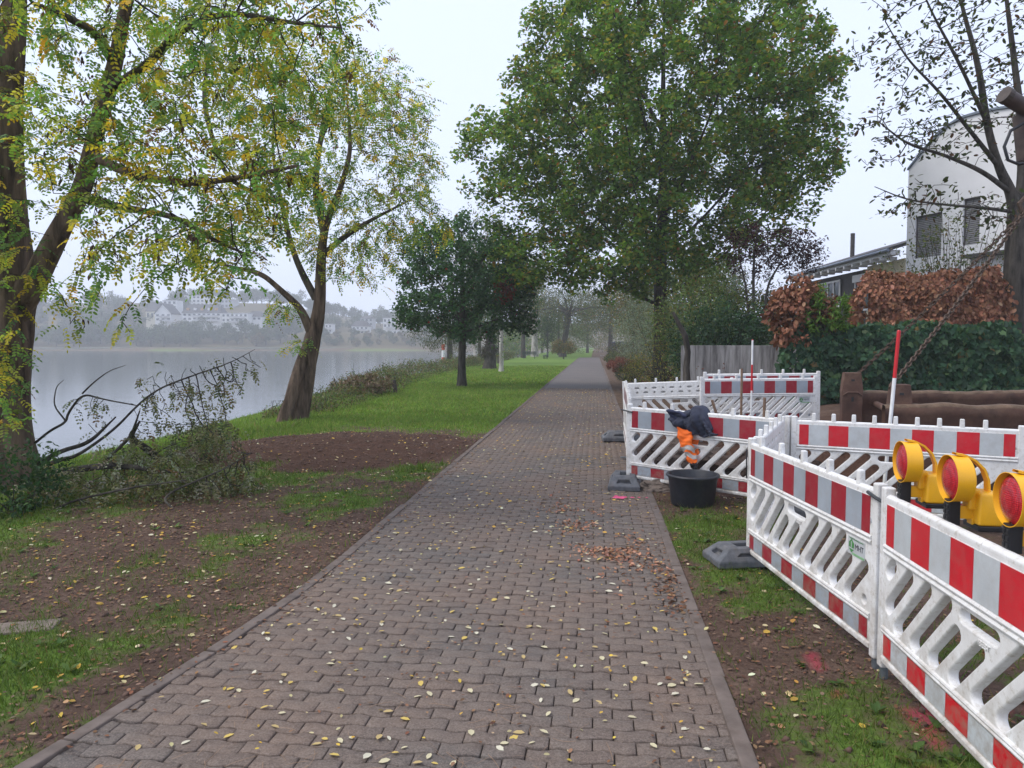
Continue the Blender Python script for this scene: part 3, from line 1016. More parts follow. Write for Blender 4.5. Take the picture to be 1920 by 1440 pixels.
# ------------------------------------------------------------------ ranging poles and stakes
RED_P = simple('pole_red', (.55, .012, .018), .4, .1, 10)
WHITE_P = simple('pole_white', (.78, .78, .76), .4, .08, 10)
def ranging_pole(base, top, bands, label, r=.0145):
    t = empty('ranging_pole', base)
    b, e = Vector((0, 0, 0)), Vector(top) - Vector(base)
    L = e.length
    d = e / L
    z = 0.0
    for ln, c in bands:
        MB().tube([d * z, d * min(L, z + ln)], r, 12).build('band', RED_P if c == 'r' else WHITE_P, t, smooth=True)
        z += ln
    MB().tube([d * L, d * (L + .012)], [r, r * .7], 12).build('cap', RED_P, t)
    tag(t, label, 'ranging pole', 'red and white ranging poles')
ranging_pole((2.651, 12.585, 0.0), (2.650, 12.584, 1.913), ((1.06, 'w'), (.44, 'r'), (.42, 'w')), 'red and white ranging pole standing in front of the stickered panel by the concrete wall', .016)
ranging_pole((3.260, 8.527, 0.0), (3.390, 8.542, 1.993), ((1.47, 'w'), (.55, 'r')), 'ranging pole with long red top in front of the ivy hedge', .02)
def stake(a, b, r, label, nm='wooden_stake'):
    o = MB().tube([Vector(a) - Vector(a), Vector(b) - Vector(a)], [r, r * .95], 8).build(nm, WOOD, smooth=True)
    o.location = a
    tag(o, label, 'stake')
stake((2.301, 11.638, -0.215), (2.296, 11.638, 1.465), .02, 'tall upright wooden tool handle left of the thin ranging pole')
stake((2.135, 11.116, -0.124), (1.757, 11.073, 1.009), .022, 'leaning wooden tool handle beside the jacket')
stake((2.566, 11.367, -0.160), (2.592, 11.370, 1.034), .024, 'short thick wooden stake right of the thin ranging pole')

# ------------------------------------------------------------------ rusty trench box, chains, excavator arm
TB = empty('trench_box', (4.012, 12.036, 0.0))
tag(TB, 'rusty brown steel trench shoring box hung from chains before the ivy hedge', 'trench box')
TBL = Vector(TB.location)
def plate(a, b, z0, z1, th, name, wav, seed):
    """long steel plate from a to b (xy) with a battered, soil-caked upper edge"""
    a, b = Vector(a), Vector(b)
    d = (b - a); L = d.length; d.normalize()
    nrm = Vector((-d.y, d.x, 0))
    n = 46
    rr = random.Random(seed)
    ph = [rr.uniform(0, 6) for _ in range(4)]
    V, F = [], []
    prof = [(-.5, 0), (-.5, .84), (-.56, .85), (-.55, .955), (-.40, .99), (.40, 1.0), (.55, .955), (.56, .85), (.5, .84), (.5, 0)]
    for i in range(n):
        u = i / (n - 1)
        w = rr.uniform(-.006, .006) + wav * (math.sin(5.2 * u + ph[0]) + .6 * math.sin(13 * u + ph[1]) + .35 * math.sin(29 * u + ph[2]))
        for (q, zz) in prof:
            p = a + d * (L * u) + nrm * (th * q + w * .6 * zz)
            V.append((p.x - TBL.x, p.y - TBL.y, z0 + (z1 + w - z0) * zz - TBL.z))
    k = len(prof)
    for i in range(n - 1):
        for j in range(k - 1): F.append((i * k + j, (i + 1) * k + j, (i + 1) * k + j + 1, i * k + j + 1))
    me = mesh_np(name, np.array(V), np.array(F), RUST)
    me.materials.append(RUSTTOP)
    mi = np.zeros(len(F), dtype=np.int32)
    mi[[i for i in range(len(F)) if 3 <= i % (k - 1) <= 5]] = 1
    me.polygons.foreach_set('material_index', mi)
    return link(name, me, TB)
FA, FB = Vector((*(3.643, 9.578, 0.0)[:2], 0)), Vector((*(6.539, 9.407, 0.0)[:2], 0))
BA, BB = Vector((*(4.029, 12.038, 0.0)[:2], 0)), Vector((*(7.798, 11.968, 0.0)[:2], 0))
plate(FA, FB, .12, 1.09, .12, 'side_plate', .018, 2)
plate(BA, BB, .2, 1.12, .12, 'side_plate', .014, 5)
def end_post(p, z0, z1, w, nm='end_post'):
    p = Vector(p) - Vector((TBL.x, TBL.y, 0))
    poly = [(-w, z0), (w, z0), (w, z1 - .35), (w * 1.05, z1 - .3), (w * .82, z1), (-w * .82, z1), (-w * 1.05, z1 - .3), (-w, z1 - .35)]
    m = MB().prism([(x, z - TBL.z) for x, z in poly], -.09, .09, Matrix.Translation((p.x, p.y, 0)) @ Matrix.Rotation(R(-6), 4, 'Z'))
    o = m.build(nm, RUST, TB, bevel=.012)
    Mx = Matrix.Translation((p.x, p.y, 0)) @ Matrix.Rotation(R(-6), 4, 'Z')
    MB().box((0, -.091, z1 - .12 - TBL.z), (.05, .006, .03), Mx).box((0, -.091, z1 - .42 - TBL.z), (.035, .006, .07), Mx).build('slot', SLOT_SHADE, o)  # raised dark boxes, their colour stands for the shade inside slots
    MB().tube([(-w * .95, -.095, z1 - .36 - TBL.z), (-w * .5, -.10, z1 - .31 - TBL.z), (w * .5, -.10, z1 - .31 - TBL.z), (w * .95, -.095, z1 - .36 - TBL.z)], .012, 6, True, Mx).build('weld_seam', RUST, o)
end_post(BA + Vector((.02, -.1, 0)), .1, 1.40, .15)
end_post(FA + Vector((.22, .08, 0)), .75, 1.34, .13, 'lifting_bracket')
P0 = FA - TBL; P1 = BA - TBL
MB().tube([Vector((P0.x - .05, P0.y + .1, .55 - TBL.z)), Vector((P1.x + .1, P1.y - .1, .55 - TBL.z))], .075, 14).build('strut', RUST, TB, smooth=True)
MB().tube([Vector((P0.x + .3, P0.y + .1, .9 - TBL.z)), Vector((P1.x + .4, P1.y - .1, .9 - TBL.z))], .05, 12).build('strut', RUST, TB, smooth=True)
MB().box((P1.x + 2.3, P1.y + .1, 1.0 - TBL.z), (.35, .12, .16)).build('lifting_bracket', RUST, TB, bevel=.01)

HOOK = Vector((6.112, 11.170, 3.773))
def chain(a, b, label, sag=.05):
    a, b = Vector(a), Vector(b)
    L = (b - a).length
    n = int(L / .062)
    m = MB()
    for i in range(n):
        u = (i + .5) / n
        c = a.lerp(b, u) - Vector((0, 0, sag * 4 * u * (1 - u)))
        d = (b - a).normalized()
        s = d.cross(Vector((0, 0, 1))).normalized()
        o = d.cross(s)
        ax = (s + o * .4).normalized() if i % 2 else (o - s * .4).normalized()
        pts = []
        for j in range(9):
            t_ = 2 * PI * j / 8
            pts.append(c - a + d * (.046 * math.cos(t_)) + ax * (.026 * math.sin(t_)))
        m.tube(pts, .0105, 5, caps=False)
    o = m.build('chain', CHAINM, smooth=True, fix=False)
    o.location = a
    tag(o, label, 'chain', 'lifting chains of the trench box')
chain((4.124, 11.948, 1.361), HOOK, 'rusty lifting chain running up from the tall end post')
chain((3.753, 9.691, 1.291), HOOK, 'rusty lifting chain running up behind the long red pole top')
EA = empty('excavator_arm', (6.122, 11.171, 5.428))
tag(EA, 'brown steel excavator arm end with black hose and hook at the right edge', 'excavator arm')
E0 = Vector(EA.location)
ARM = simple('arm_paint', (.055, .035, .03), .55, .3, 6, dirt=(.14, .10, .07), dirt_amt=.5)
def ep(x, y, d=10.4): return Vector((x, y, d)) - E0
pA, pB = Vector((5.631, 10.914, 5.301)) - E0, Vector((10.867, 12.723, 2.897)) - E0
MB().tube([pA, pB], .105, 16).build('boom_tube', ARM, EA, smooth=True)
MB().tube([pA + (pA - pB).normalized() * .02, pA + (pB - pA).normalized() * .06], .115, 16).build('collar', simple('arm_edge', (.05, .035, .026), .6, .4, 9), EA)
pC, pD = Vector((6.008, 11.158, 5.095)) - E0, Vector((6.085, 11.167, 4.463)) - E0
MB().tube([pC, pD], [.13, .12], 12).build('link_arm', ARM, EA, smooth=True)
MB().tube([Vector((5.983, 10.954, 4.960)) - E0, Vector((5.731, 10.925, 4.814)) - E0, Vector((5.651, 10.916, 4.595)) - E0, Vector((5.709, 10.922, 4.412)) - E0, Vector((5.859, 10.940, 4.354)) - E0, Vector((6.079, 10.965, 4.398)) - E0], .022, 8).build('hose', BLACKPL, EA, smooth=True)
hk = [HOOK - E0 + Vector((.0, 0, .62)), HOOK - E0 + Vector((0, 0, .2)), HOOK - E0 + Vector((-.10, 0, .08)), HOOK - E0 + Vector((-.06, 0, -.04)), HOOK - E0 + Vector((.05, 0, -.05)), HOOK - E0 + Vector((.09, 0, .03))]
MB().tube(hk, [.03, .032, .035, .035, .03, .018], 8).build('hook', CHAINM, EA, smooth=True)

# ------------------------------------------------------------------ leaves, twigs, trees
def leaf_shape(kind):
    if kind == 'rhomb':
        return np.array([(0, 0, 0), (.45, .28, .06), (1, 0, -.04), (.45, -.28, .06)]), [(0, 1, 2, 3)]
    if kind == 'oval':
        return np.array([(0, 0, 0), (.3, .21, .04), (.7, .2, .02), (1, 0, -.05), (.7, -.2, .02), (.3, -.21, .04)]), [(0, 1, 2, 3), (0, 3, 4, 5)]
    if kind == 'long':
        return np.array([(0, 0, 0), (.4, .13, .03), (1, 0, -.10), (.4, -.13, .03)]), [(0, 1, 2, 3)]
    if kind == 'heart':
        return np.array([(0, 0, 0), (.02, .32, .03), (.42, .38, .05), (1, 0, -.06), (.42, -.38, .05), (.02, -.32, .03)]), [(0, 1, 2, 3), (0, 3, 4, 5)]
    if kind == 'ivy':
        return np.array([(0, 0, 0), (-.06, .34, .0), (.3, .36, .02), (.38, .52, -.02), (.6, .24, .02), (1, 0, -.04), (.6, -.24, .02), (.38, -.52, -.02), (.3, -.36, .02), (-.06, -.34, 0)]), [(0, 1, 2, 3, 4, 5), (0, 5, 6, 7, 8, 9)]
def norm(a): return a / np.maximum(np.linalg.norm(a, axis=-1, keepdims=True), 1e-9)
def leaf_mesh(name, P, A, N, size, cols, kind='rhomb', mat=None, width=1.0):
    """P base points, A leaf axes, N approximate normals, one leaf each"""
    P = np.asarray(P, float); n = len(P)
    T_, faces = leaf_shape(kind)
    A = norm(np.asarray(A, float)); B = norm(np.cross(N, A)); N = np.cross(A, B)
    s = np.broadcast_to(np.asarray(size, float), (n,))[:, None, None]
    V = P[:, None] + s * (T_[None, :, 0:1] * A[:, None] + width * T_[None, :, 1:2] * B[:, None] + T_[None, :, 2:3] * N[:, None])
    k = len(T_)
    F = [(np.array([f])[None] + (np.arange(n) * k)[:, None, None]).reshape(-1, len(f)) for f in faces]
    return mesh_np(name, V.reshape(-1, 3), F, mat or LEAF, np.repeat(cols, k, axis=0))
def palette(n, stops, jitter=.18, base=None):
    """random mix of leaf colours: stops = [(weight, rgb)]"""
    w = np.array([s[0] for s in stops], float); w /= w.sum()
    c = np.array([s[1] for s in stops], float)
    i = rng.choice(len(stops), n, p=w)
    col = c[i]
    return np.clip(col * (1 + rng.normal(0, jitter, (n, 1))) * (1 + rng.normal(0, jitter * .35, (n, 3))), .004, .9)

def grow(skel, attract, step, dk, di=1e9, iters=120, pull=(0, 0, 0), wob=.15):
    """space colonisation from given polylines: returns positions and parent indices"""
    pos, par = [], []
    for pl in skel:
        pts = np.array(pl['p'], float)
        last = -1
        if pl.get('from') is not None:
            q = np.array(pos); last = int(np.argmin(((q - pts[0]) ** 2).sum(1)))
        for a in range(len(pts) - 1):
            m = max(1, int(np.linalg.norm(pts[a + 1] - pts[a]) / step))
            for i in range(m):
                if last >= 0 and a == 0 and i == 0: continue
                pos.append(pts[a] + (pts[a + 1] - pts[a]) * (i / m)); par.append(last); last = len(pos) - 1
        pos.append(pts[-1]); par.append(last)
    nsk = len(pos)
    pos = np.array(pos); par = np.array(par)
    at = np.array(attract); alive = np.ones(len(at), bool)
    def near(P, off):
        best = np.full(len(at), 1e18); bi = np.zeros(len(at), int)
        for s in range(0, len(P), 400):
            d = ((at[:, None] - P[None, s:s + 400]) ** 2).sum(2)
            j = d.argmin(1); dd = d[np.arange(len(at)), j]
            u = dd < best
            best[u] = dd[u]; bi[u] = j[u] + s + off
        return best, bi
    bd, bi = near(pos, 0)
    kids = np.zeros(len(pos), int)
    for it in range(iters):
        act = alive & (bd < di * di)
        if act.sum() < 3: break
        ids = np.unique(bi[act])
        dirs = np.zeros((len(pos), 3))
        v = norm(at[act] - pos[bi[act]])
        np.add.at(dirs, bi[act], v)
        ids = ids[kids[ids] < 4]
        if len(ids) == 0: break
        d = norm(dirs[ids] + np.array(pull) + rng.normal(0, wob, (len(ids), 3)))
        new = pos[ids] + d * step
        kids[ids] += 1
        o = len(pos)
        pos = np.concatenate([pos, new]); par = np.concatenate([par, ids]); kids = np.concatenate([kids, np.zeros(len(new), int)])
        nb, ni = near(new, o)
        u = nb < bd
        bd[u] = nb[u]; bi[u] = ni[u]
        alive &= bd > dk * dk
    return pos, par, nsk
def radii(par, tip=.006, ex=2.4):
    n = len(par)
    acc = np.zeros(n)
    r = np.zeros(n)
    for i in range(n - 1, -1, -1):
        r[i] = max(tip ** ex, acc[i]) ** (1 / ex)
        if par[i] >= 0: acc[par[i]] += r[i] ** ex
    return r
def order_desc(par):
    # parents always precede children here, so plain order works
    return par
def limbs(name, pos, par, r, mat, parent, k=5, rmin=0.0, skip=0):
    idx = np.array([i for i in range(len(par)) if par[i] >= 0 and r[i] > rmin and i >= skip])
    if len(idx) == 0: return None
    a, b = pos[par[idx]], pos[idx]
    d = norm(b - a)
    ref = np.where(np.abs(d[:, 2:3]) < .9, np.array([[0, 0, 1.0]]), np.array([[1.0, 0, 0]]))
    u = norm(np.cross(d, ref)); v = np.cross(d, u)
    ang = 2 * PI * np.arange(k) / k
    ring = np.cos(ang)[None, :, None] * u[:, None] + np.sin(ang)[None, :, None] * v[:, None]
    ra = np.minimum(r[par[idx]], r[idx] * 1.25)[:, None, None]
    rb = r[idx][:, None, None]
    V = np.concatenate([a[:, None] - d[:, None] * ra * .3 + ring * ra, b[:, None] + ring * rb], 1).reshape(-1, 3)
    F = np.array([(j, (j + 1) % k, k + (j + 1) % k, k + j) for j in range(k)])
    F = (F[None] + (np.arange(len(idx)) * 2 * k)[:, None, None]).reshape(-1, 4)
    return link(name, mesh_np(name, V, F, mat, smooth=True), parent)
def ell(n, c, r, zmin=-1e9, hollow=0.0, pw=1.0):
    o = []
    while len(o) < n:
        p = rng.uniform(-1, 1, (n * 2, 3))
        q = np.linalg.norm(p, axis=1)
        p = p[(q < 1) & (q > hollow)]
        p = p * np.array(r) + np.array(c)
        o += list(p[p[:, 2] > zmin])
    return np.array(o[:n])
def trunk_mesh(pts, rads, mat, parent, k=14, rough=.12, seed=0, name='trunk', flare=0):
    pts = np.array(pts, float)
    # smooth resample
    t = np.linspace(0, 1, len(pts))
    n = max(10, len(pts) * 7)
    tt = np.linspace(0, 1, n)
    def cr(a):
        return np.interp(tt, t, a)
    P = np.stack([np.convolve(np.pad(cr(pts[:, i]), 3, mode='edge'), np.ones(7) / 7, 'valid') for i in range(3)], 1)
    P[0], P[-1] = pts[0], pts[-1]
    Rr = np.interp(tt, t, rads)
    V = []
    ref = np.array([1.0, 0, 0])
    rr = random.Random(seed)
    ph = [rr.uniform(0, 6) for _ in range(6)]
    for i in range(n):
        d = norm(P[min(i + 1, n - 1)] - P[max(0, i - 1)])
        ref = norm(ref - d * ref.dot(d)); o = np.cross(d, ref)
        for j in range(k):
            a = 2 * PI * j / k
            w = 1 + rough * (.5 * math.sin(3 * a + ph[0] + i * .13) + .35 * math.sin(5 * a + ph[1] - i * .21) + .25 * math.sin(9 * a + ph[2] + i * .4)) + flare * max(0, 1 - i / (n * .18)) ** 2 * (1 + .3 * math.sin(5 * a + ph[3]))
            V.append(P[i] + (ref * math.cos(a) + o * math.sin(a)) * Rr[i] * w)
    F = [(i * k + j, i * k + (j + 1) % k, (i + 1) * k + (j + 1) % k, (i + 1) * k + j) for i in range(n - 1) for j in range(k)]
    return link(name, mesh_np(name, np.array(V), np.array(F), mat, smooth=True), parent)

def rebase(t, objs):
    pass
def child_at_origin(o, base):
    """keep world coordinates while the thing's empty stands at its base"""
    o.location = (-base[0], -base[1], -base[2])
    return o

GREENS_LINDEN = [(5, (.10, .205, .038)), (4, (.15, .26, .046)), (2, (.24, .32, .055)), (1.1, (.34, .29, .045)), (.3, (.28, .13, .04))]
GREENS_DARK = [(5, (.042, .105, .044)), (4, (.062, .14, .054)), (1, (.10, .18, .06)), (.12, (.16, .03, .018))]
LOCUST = [(4, (.15, .29, .08)), (3, (.22, .36, .075)), (3.4, (.37, .43, .08)), (2.6, (.62, .52, .06)), (1.0, (.66, .42, .045)), (.25, (.14, .07, .03))]

def tufts(nodes, n, spread):
    """n leaf points per node within spread"""
    P = np.repeat(nodes, n, axis=0)
    v = rng.normal(0, 1, P.shape)
    return P + norm(v) * (rng.random((len(P), 1)) ** .5) * spread

def broadleaf(name, base, skel, trads, attract, step, dk, label, cat='tree', leaves=(12, .5, .10), colors=GREENS_LINDEN, kind='heart', bark=BARK, tip=.007, twig_r=.022, droop=.35, group=None, pull=(0, 0, .1), k=5, tail=.0, wild=.5, flare=.25, clump=1.0):
    t = empty(name, base)
    tag(t, label, cat, group)
    pos, par, nsk = grow(skel, attract, step, dk, pull=pull)
    r = radii(par, tip)
    for i, (pl, rd) in enumerate(zip(skel, trads)):
        child_at_origin(trunk_mesh(pl['p'], rd, bark, t, name='trunk' if i == 0 else 'limb', seed=i, flare=flare if i == 0 else 0), base)
    child_at_origin(limbs('branches', pos, par, r, TWIG if bark is BARK_DARK else bark, t, k, skip=nsk), base)
    tips = np.array([i for i in range(nsk, len(pos)) if r[i] < twig_r])
    n, spread, size = leaves
    if clump < 1: tips = tips[rng.random(len(tips)) < clump]
    P = tufts(pos[tips], n, spread)
    m = len(P)
    A = norm(rng.normal(0, 1, (m, 3)) * [1, 1, .6] + [0, 0, -droop])
    N = norm(rng.normal(0, 1, (m, 3)) * wild + [0, 0, 1])
    tone = np.repeat(rng.normal(1, .16, (len(tips), 1)), n, axis=0)
    cols = np.clip(palette(m, colors) * tone, .004, .9)
    child_at_origin(link('crown', leaf_mesh('crown', P, A, N, size * rng.uniform(.7, 1.25, m), cols, kind, LEAF_MID), t), base)
    return t, pos, par, r, tips

def compound(tips, pos, par, per, nl, length, size, colors, droop=.7):
    """pinnate leaves: rachis points with leaflets in pairs"""
    m = len(tips) * per
    base = np.repeat(pos[tips], per, axis=0) + rng.normal(0, .05, (m, 3))
    out = np.repeat(norm(pos[tips] - pos[par[tips]]), per, axis=0)
    d0 = norm(out * .6 + rng.normal(0, .75, (m, 3)) * [1, 1, .5] + [0, 0, -.1])
    L = length * rng.uniform(.65, 1.25, m)
    col = palette(m, colors, .2)
    P, A, N, S_, Cc = [], [], [], [], []
    stemV, stemF = [], []
    pp = base.copy()
    d = d0.copy()
    half = nl // 2
    up = norm(np.cross(d0, np.cross(rng.normal(0, .3, (m, 3)) + [0, 0, 1], d0)))
    for i in range(half + 1):
        d = norm(d + np.array([0, 0, -droop / half]) )
        pp = pp + d * (L / half)[:, None]
        side = norm(np.cross(d, up))
        u = np.cross(side, d)
        sides = (1, -1) if i < half else (0,)
        for s in sides:
            ax = norm(d * (.35 if s else 1.0) + side * s + [0, 0, -.25] + rng.normal(0, .12, (m, 3)))
            P.append(pp + 0); A.append(ax); N.append(u + rng.normal(0, .45, (m, 3)))
            S_.append(size * rng.uniform(.8, 1.15, m) * (1 if i else .7)); Cc.append(np.clip(col * (1 + rng.normal(0, .12, (m, 1))), .004, .9))
    return np.concatenate(P), np.concatenate(A), np.concatenate(N), np.concatenate(S_), np.concatenate(Cc)

# ---- the two black locusts on the bank
def locust(name, base, skel, trads, attract, step, dk, per, nl, length, size, label, bark, twig_r=.02, tip=.004, pods=0, keep=.88):
    t = empty(name, base)
    tag(t, label, 'tree')
    pos, par, nsk = grow(skel, attract, step, dk, pull=(0, 0, -.02), wob=.3)
    r = radii(par, tip, 2.3)
    for i, (pl, rd) in enumerate(zip(skel, trads)):
        child_at_origin(trunk_mesh(pl['p'], rd, bark if i < 3 else BARK, t, name='trunk' if i == 0 else 'limb', seed=i + 3, rough=.2, flare=.25 if i == 0 else 0), base)
    child_at_origin(limbs('branches', pos, par, r, TWIG, t, 5, skip=nsk), base)
    tips = np.array([i for i in range(nsk, len(pos)) if r[i] < twig_r and rng.random() < keep])
    P, A, N, S_, Cc = compound(tips, pos, par, per, nl, length, size, LOCUST)
    child_at_origin(link('crown', leaf_mesh('crown', P, A, N, S_, Cc, 'oval', LEAF_THIN, width=1.15), t), base)
    if pods:
        ti = rng.choice(tips, pods)
        PP = np.repeat(pos[ti], 7, axis=0) + rng.normal(0, .05, (pods * 7, 3)) + [0, 0, -.05]
        n = len(PP)
        child_at_origin(link('seed_pods', leaf_mesh('seed_pods', PP, rng.normal(0, .25, (n, 3)) + [0, 0, -1], rng.normal(0, 1, (n, 3)), rng.uniform(.06, .11, n), palette(n, [(1, (.06, .032, .02)), (1, (.10, .06, .035))]), 'long', LEAF_DRY, 1.3), t), base)
    return t

b1 = (-7.950, 8.760)
base1 = (b1[0], b1[1], float(gz(*b1)) - .1)
sk = [dict(p=[base1, (-7.801, 8.566, 0.767), (-7.690, 8.579, 1.815), (-7.625, 8.586, 2.438), (-7.519, 8.598, 3.398), (-7.436, 8.507, 4.519), (-7.300, 8.523, 5.773), (-7.060, 8.450, 7.399)]),
      dict(p=[(-7.536, 8.597, 2.231), (-7.112, 8.545, 2.704), (-6.676, 8.494, 3.365), (-6.336, 8.432, 3.809), (-6.100, 8.359, 4.498), (-5.849, 8.387, 5.266), (-5.636, 8.311, 5.918), (-5.260, 8.254, 6.914)], **{'from': 1}),
      dict(p=[(-6.163, 8.351, 4.176), (-5.410, 8.035, 3.825), (-4.622, 7.824, 3.666), (-3.931, 7.601, 3.658), (-3.151, 7.489, 3.753)], **{'from': 1}),
      dict(p=[(-6.394, 8.426, 3.664), (-5.482, 7.926, 3.434), (-4.580, 7.527, 3.254), (-4.021, 7.289, 2.950), (-3.538, 7.143, 2.758)], **{'from': 1}),
      dict(p=[(-5.924, 8.379, 4.947), (-5.064, 7.974, 5.136), (-4.642, 7.721, 5.309), (-3.957, 7.497, 5.405), (-3.047, 7.300, 5.136), (-2.577, 7.253, 5.056)], **{'from': 1}),
      dict(p=[(-5.849, 8.387, 5.266), (-5.794, 7.991, 5.478), (-5.872, 7.580, 5.482), (-5.916, 7.172, 5.442)], **{'from': 1})]
tr = [[.50, .42, .37, .33, .20, .16, .13, .06], [.17, .15, .115, .10, .092, .085, .07, .035], [.055, .045, .038, .03, .016], [.05, .04, .03, .02, .010], [.06, .045, .035, .028, .018, .010], [.06, .05, .035, .02]]
att = []
for (cx_, cy_, d_, n_, rx, ry, rz_) in ((120, 90, 8.6, 150, 1.6, 1.6, 1.3), (330, 70, 8.2, 210, 1.9, 1.6, 1.15), (520, 110, 8.0, 130, 1.0, 1.4, .8), (90, 300, 8.4, 110, 1.2, 1.2, .9), (300, 270, 8.0, 190, 1.5, 1.5, .85), (480, 320, 7.8, 160, 1.0, 1.3, .7), (60, 470, 8.2, 45, .7, .9, .6), (340, 430, 7.6, 75, 1.2, 1.0, .45), (200, -150, 8.6, 140, 2.6, 2.0, 1.3), (-120, 200, 8.6, 90, 1.2, 1.6, 2.2), (560, -60, 8.2, 60, 1.0, 1.3, .8)):
    pass
for (c3, n_, rr_) in (
    ((-6.171, 7.948, 5.296), 110, (1.6, 1.6, 1.3)), ((-4.644, 7.721, 5.252), 170, (1.9, 1.6, 1.15)), ((-3.443, 7.657, 4.943), 120, (1.0, 1.4, .8)),
    ((-6.397, 7.922, 4.134), 80, (1.2, 1.2, .8)), ((-4.733, 7.509, 4.032), 140, (1.5, 1.5, .85)), ((-3.662, 7.431, 3.641), 150, (.95, 1.3, .65)),
    ((-7.192, 7.831, 2.954), 25, (.5, .7, .5)), ((-4.354, 7.150, 3.046), 75, (1.2, 1.0, .45)), ((-5.632, 8.010, 6.739), 140, (2.6, 2.0, 1.3)),
    ((-8.300, 8.106, 4.755), 70, (1.0, 1.6, 2.0)), ((-3.278, 7.878, 5.999), 60, (1.0, 1.3, .8))):
    att.append(ell(n_, c3, rr_))
# hanging sprays in front of the water
for (c3, n_, rr_) in (((-4.874, 6.889, 2.530), 16, (.35, .3, .3)), ((-4.713, 6.807, 2.146), 14, (.22, .25, .32)), ((-6.271, 7.937, 2.388), 14, (.25, .25, .4)), ((-7.010, 7.952, 1.625), 12, (.30, .2, .35)), ((-6.893, 7.865, 0.924), 7, (.2, .2, .25)), ((-4.349, 6.849, 2.733), 18, (.5, .3, .3)), ((-3.663, 6.827, 2.511), 16, (.5, .3, .22))):
    att.append(ell(n_, c3, rr_))
locust('locust_tree', base1, sk, tr, np.concatenate(att), .16, .19, 3, 13, .23, .052, 'big locust tree with furrowed double trunk and yellowing feathery leaves at the left edge', BARK_RED, pods=130)

b2 = (-7.290, 16.940)
base2 = (b2[0], b2[1], float(gz(*b2)) - .1)
sk = [dict(p=[base2, (-7.084, 17.003, 0.669), (-6.929, 16.920, 1.395), (-6.856, 16.928, 1.915), (-6.651, 16.952, 2.693), (-6.598, 16.857, 3.713), (-6.444, 16.774, 4.715), (-5.958, 16.629, 5.552), (-5.631, 16.465, 6.365), (-5.739, 16.453, 7.578)]),
      dict(p=[(-7.501, 16.552, -0.221), (-7.273, 16.679, 0.625), (-7.070, 16.803, 1.397), (-6.921, 16.921, 1.915)]),
      dict(p=[(-6.854, 16.929, 2.045), (-7.049, 16.806, 2.688), (-7.418, 16.562, 3.084), (-7.824, 16.314, 3.520), (-8.420, 15.944, 3.638), (-8.987, 15.577, 3.847)], **{'from': 1}),
      dict(p=[(-6.750, 16.941, 2.951), (-7.150, 16.895, 3.723), (-7.436, 16.963, 4.507), (-7.620, 17.042, 5.296), (-7.831, 17.018, 6.449), (-7.746, 17.028, 7.595)], **{'from': 1}),
      dict(p=[(-6.471, 16.771, 4.588), (-6.659, 16.750, 5.595), (-6.516, 16.766, 6.720), (-6.257, 16.796, 7.217), (-6.818, 16.732, 7.527)], **{'from': 1}),
      dict(p=[(-6.569, 16.861, 3.968), (-5.847, 16.642, 4.432), (-5.095, 16.325, 4.738), (-4.281, 16.117, 5.044)], **{'from': 1}),
      dict(p=[(-7.620, 17.042, 5.296), (-8.224, 16.671, 5.490), (-8.699, 16.314, 5.800), (-9.054, 16.072, 7.336), (-8.903, 16.089, 8.542)], **{'from': 1})]
tr = [[.22, .185, .18, .19, .145, .12, .09, .065, .045, .02], [.18, .15, .14, .11], [.10, .09, .07, .055, .035, .016], [.085, .075, .06, .05, .035, .016], [.09, .08, .06, .045, .02], [.08, .06, .04, .02], [.07, .06, .05, .05, .03]]
att = []
for (c3, n_, rr_) in (
    ((-5.998, 16.826, 7.837), 200, (1.9, 1.8, 1.2)), ((-4.641, 16.579, 6.973), 130, (1.0, 1.5, 1.0)), ((-7.584, 16.845, 8.155), 170, (1.5, 1.7, 1.1)),
    ((-7.936, 16.402, 6.541), 130, (1.3, 1.5, .9)), ((-5.762, 16.450, 5.754), 190, (1.7, 1.6, .9)), ((-4.182, 16.229, 5.543), 110, (.9, 1.3, .8)),
    ((-6.770, 16.334, 4.402), 60, (1.1, 1.2, .6)), ((-4.853, 16.353, 4.494), 110, (1.3, 1.2, .6)), ((-8.402, 15.946, 4.494), 70, (1.0, 1.0, .6)),
    ((-5.352, 16.296, 3.638), 45, (.9, .9, .5)), ((-7.421, 16.260, 2.664), 26, (.5, .5, .35)), ((-6.441, 16.473, 4.044), 20, (.5, .4, .5)), ((-8.918, 15.685, 3.980), 30, (.6, .6, .4)),
    ((-3.629, 16.494, 4.494), 40, (.7, .7, .6)), ((-6.975, 16.412, 1.913), 8, (.3, .3, .2)), ((-8.873, 16.294, 9.106), 110, (1.6, 1.6, 1.3))):
    att.append(ell(n_, c3, rr_))
locust('locust_tree', base2, sk, tr, np.concatenate(att), .23, .25, 4, 11, .28, .066, 'leaning locust tree with forked split trunk standing on the bank beside the bare soil', BARK_RED, pods=120)

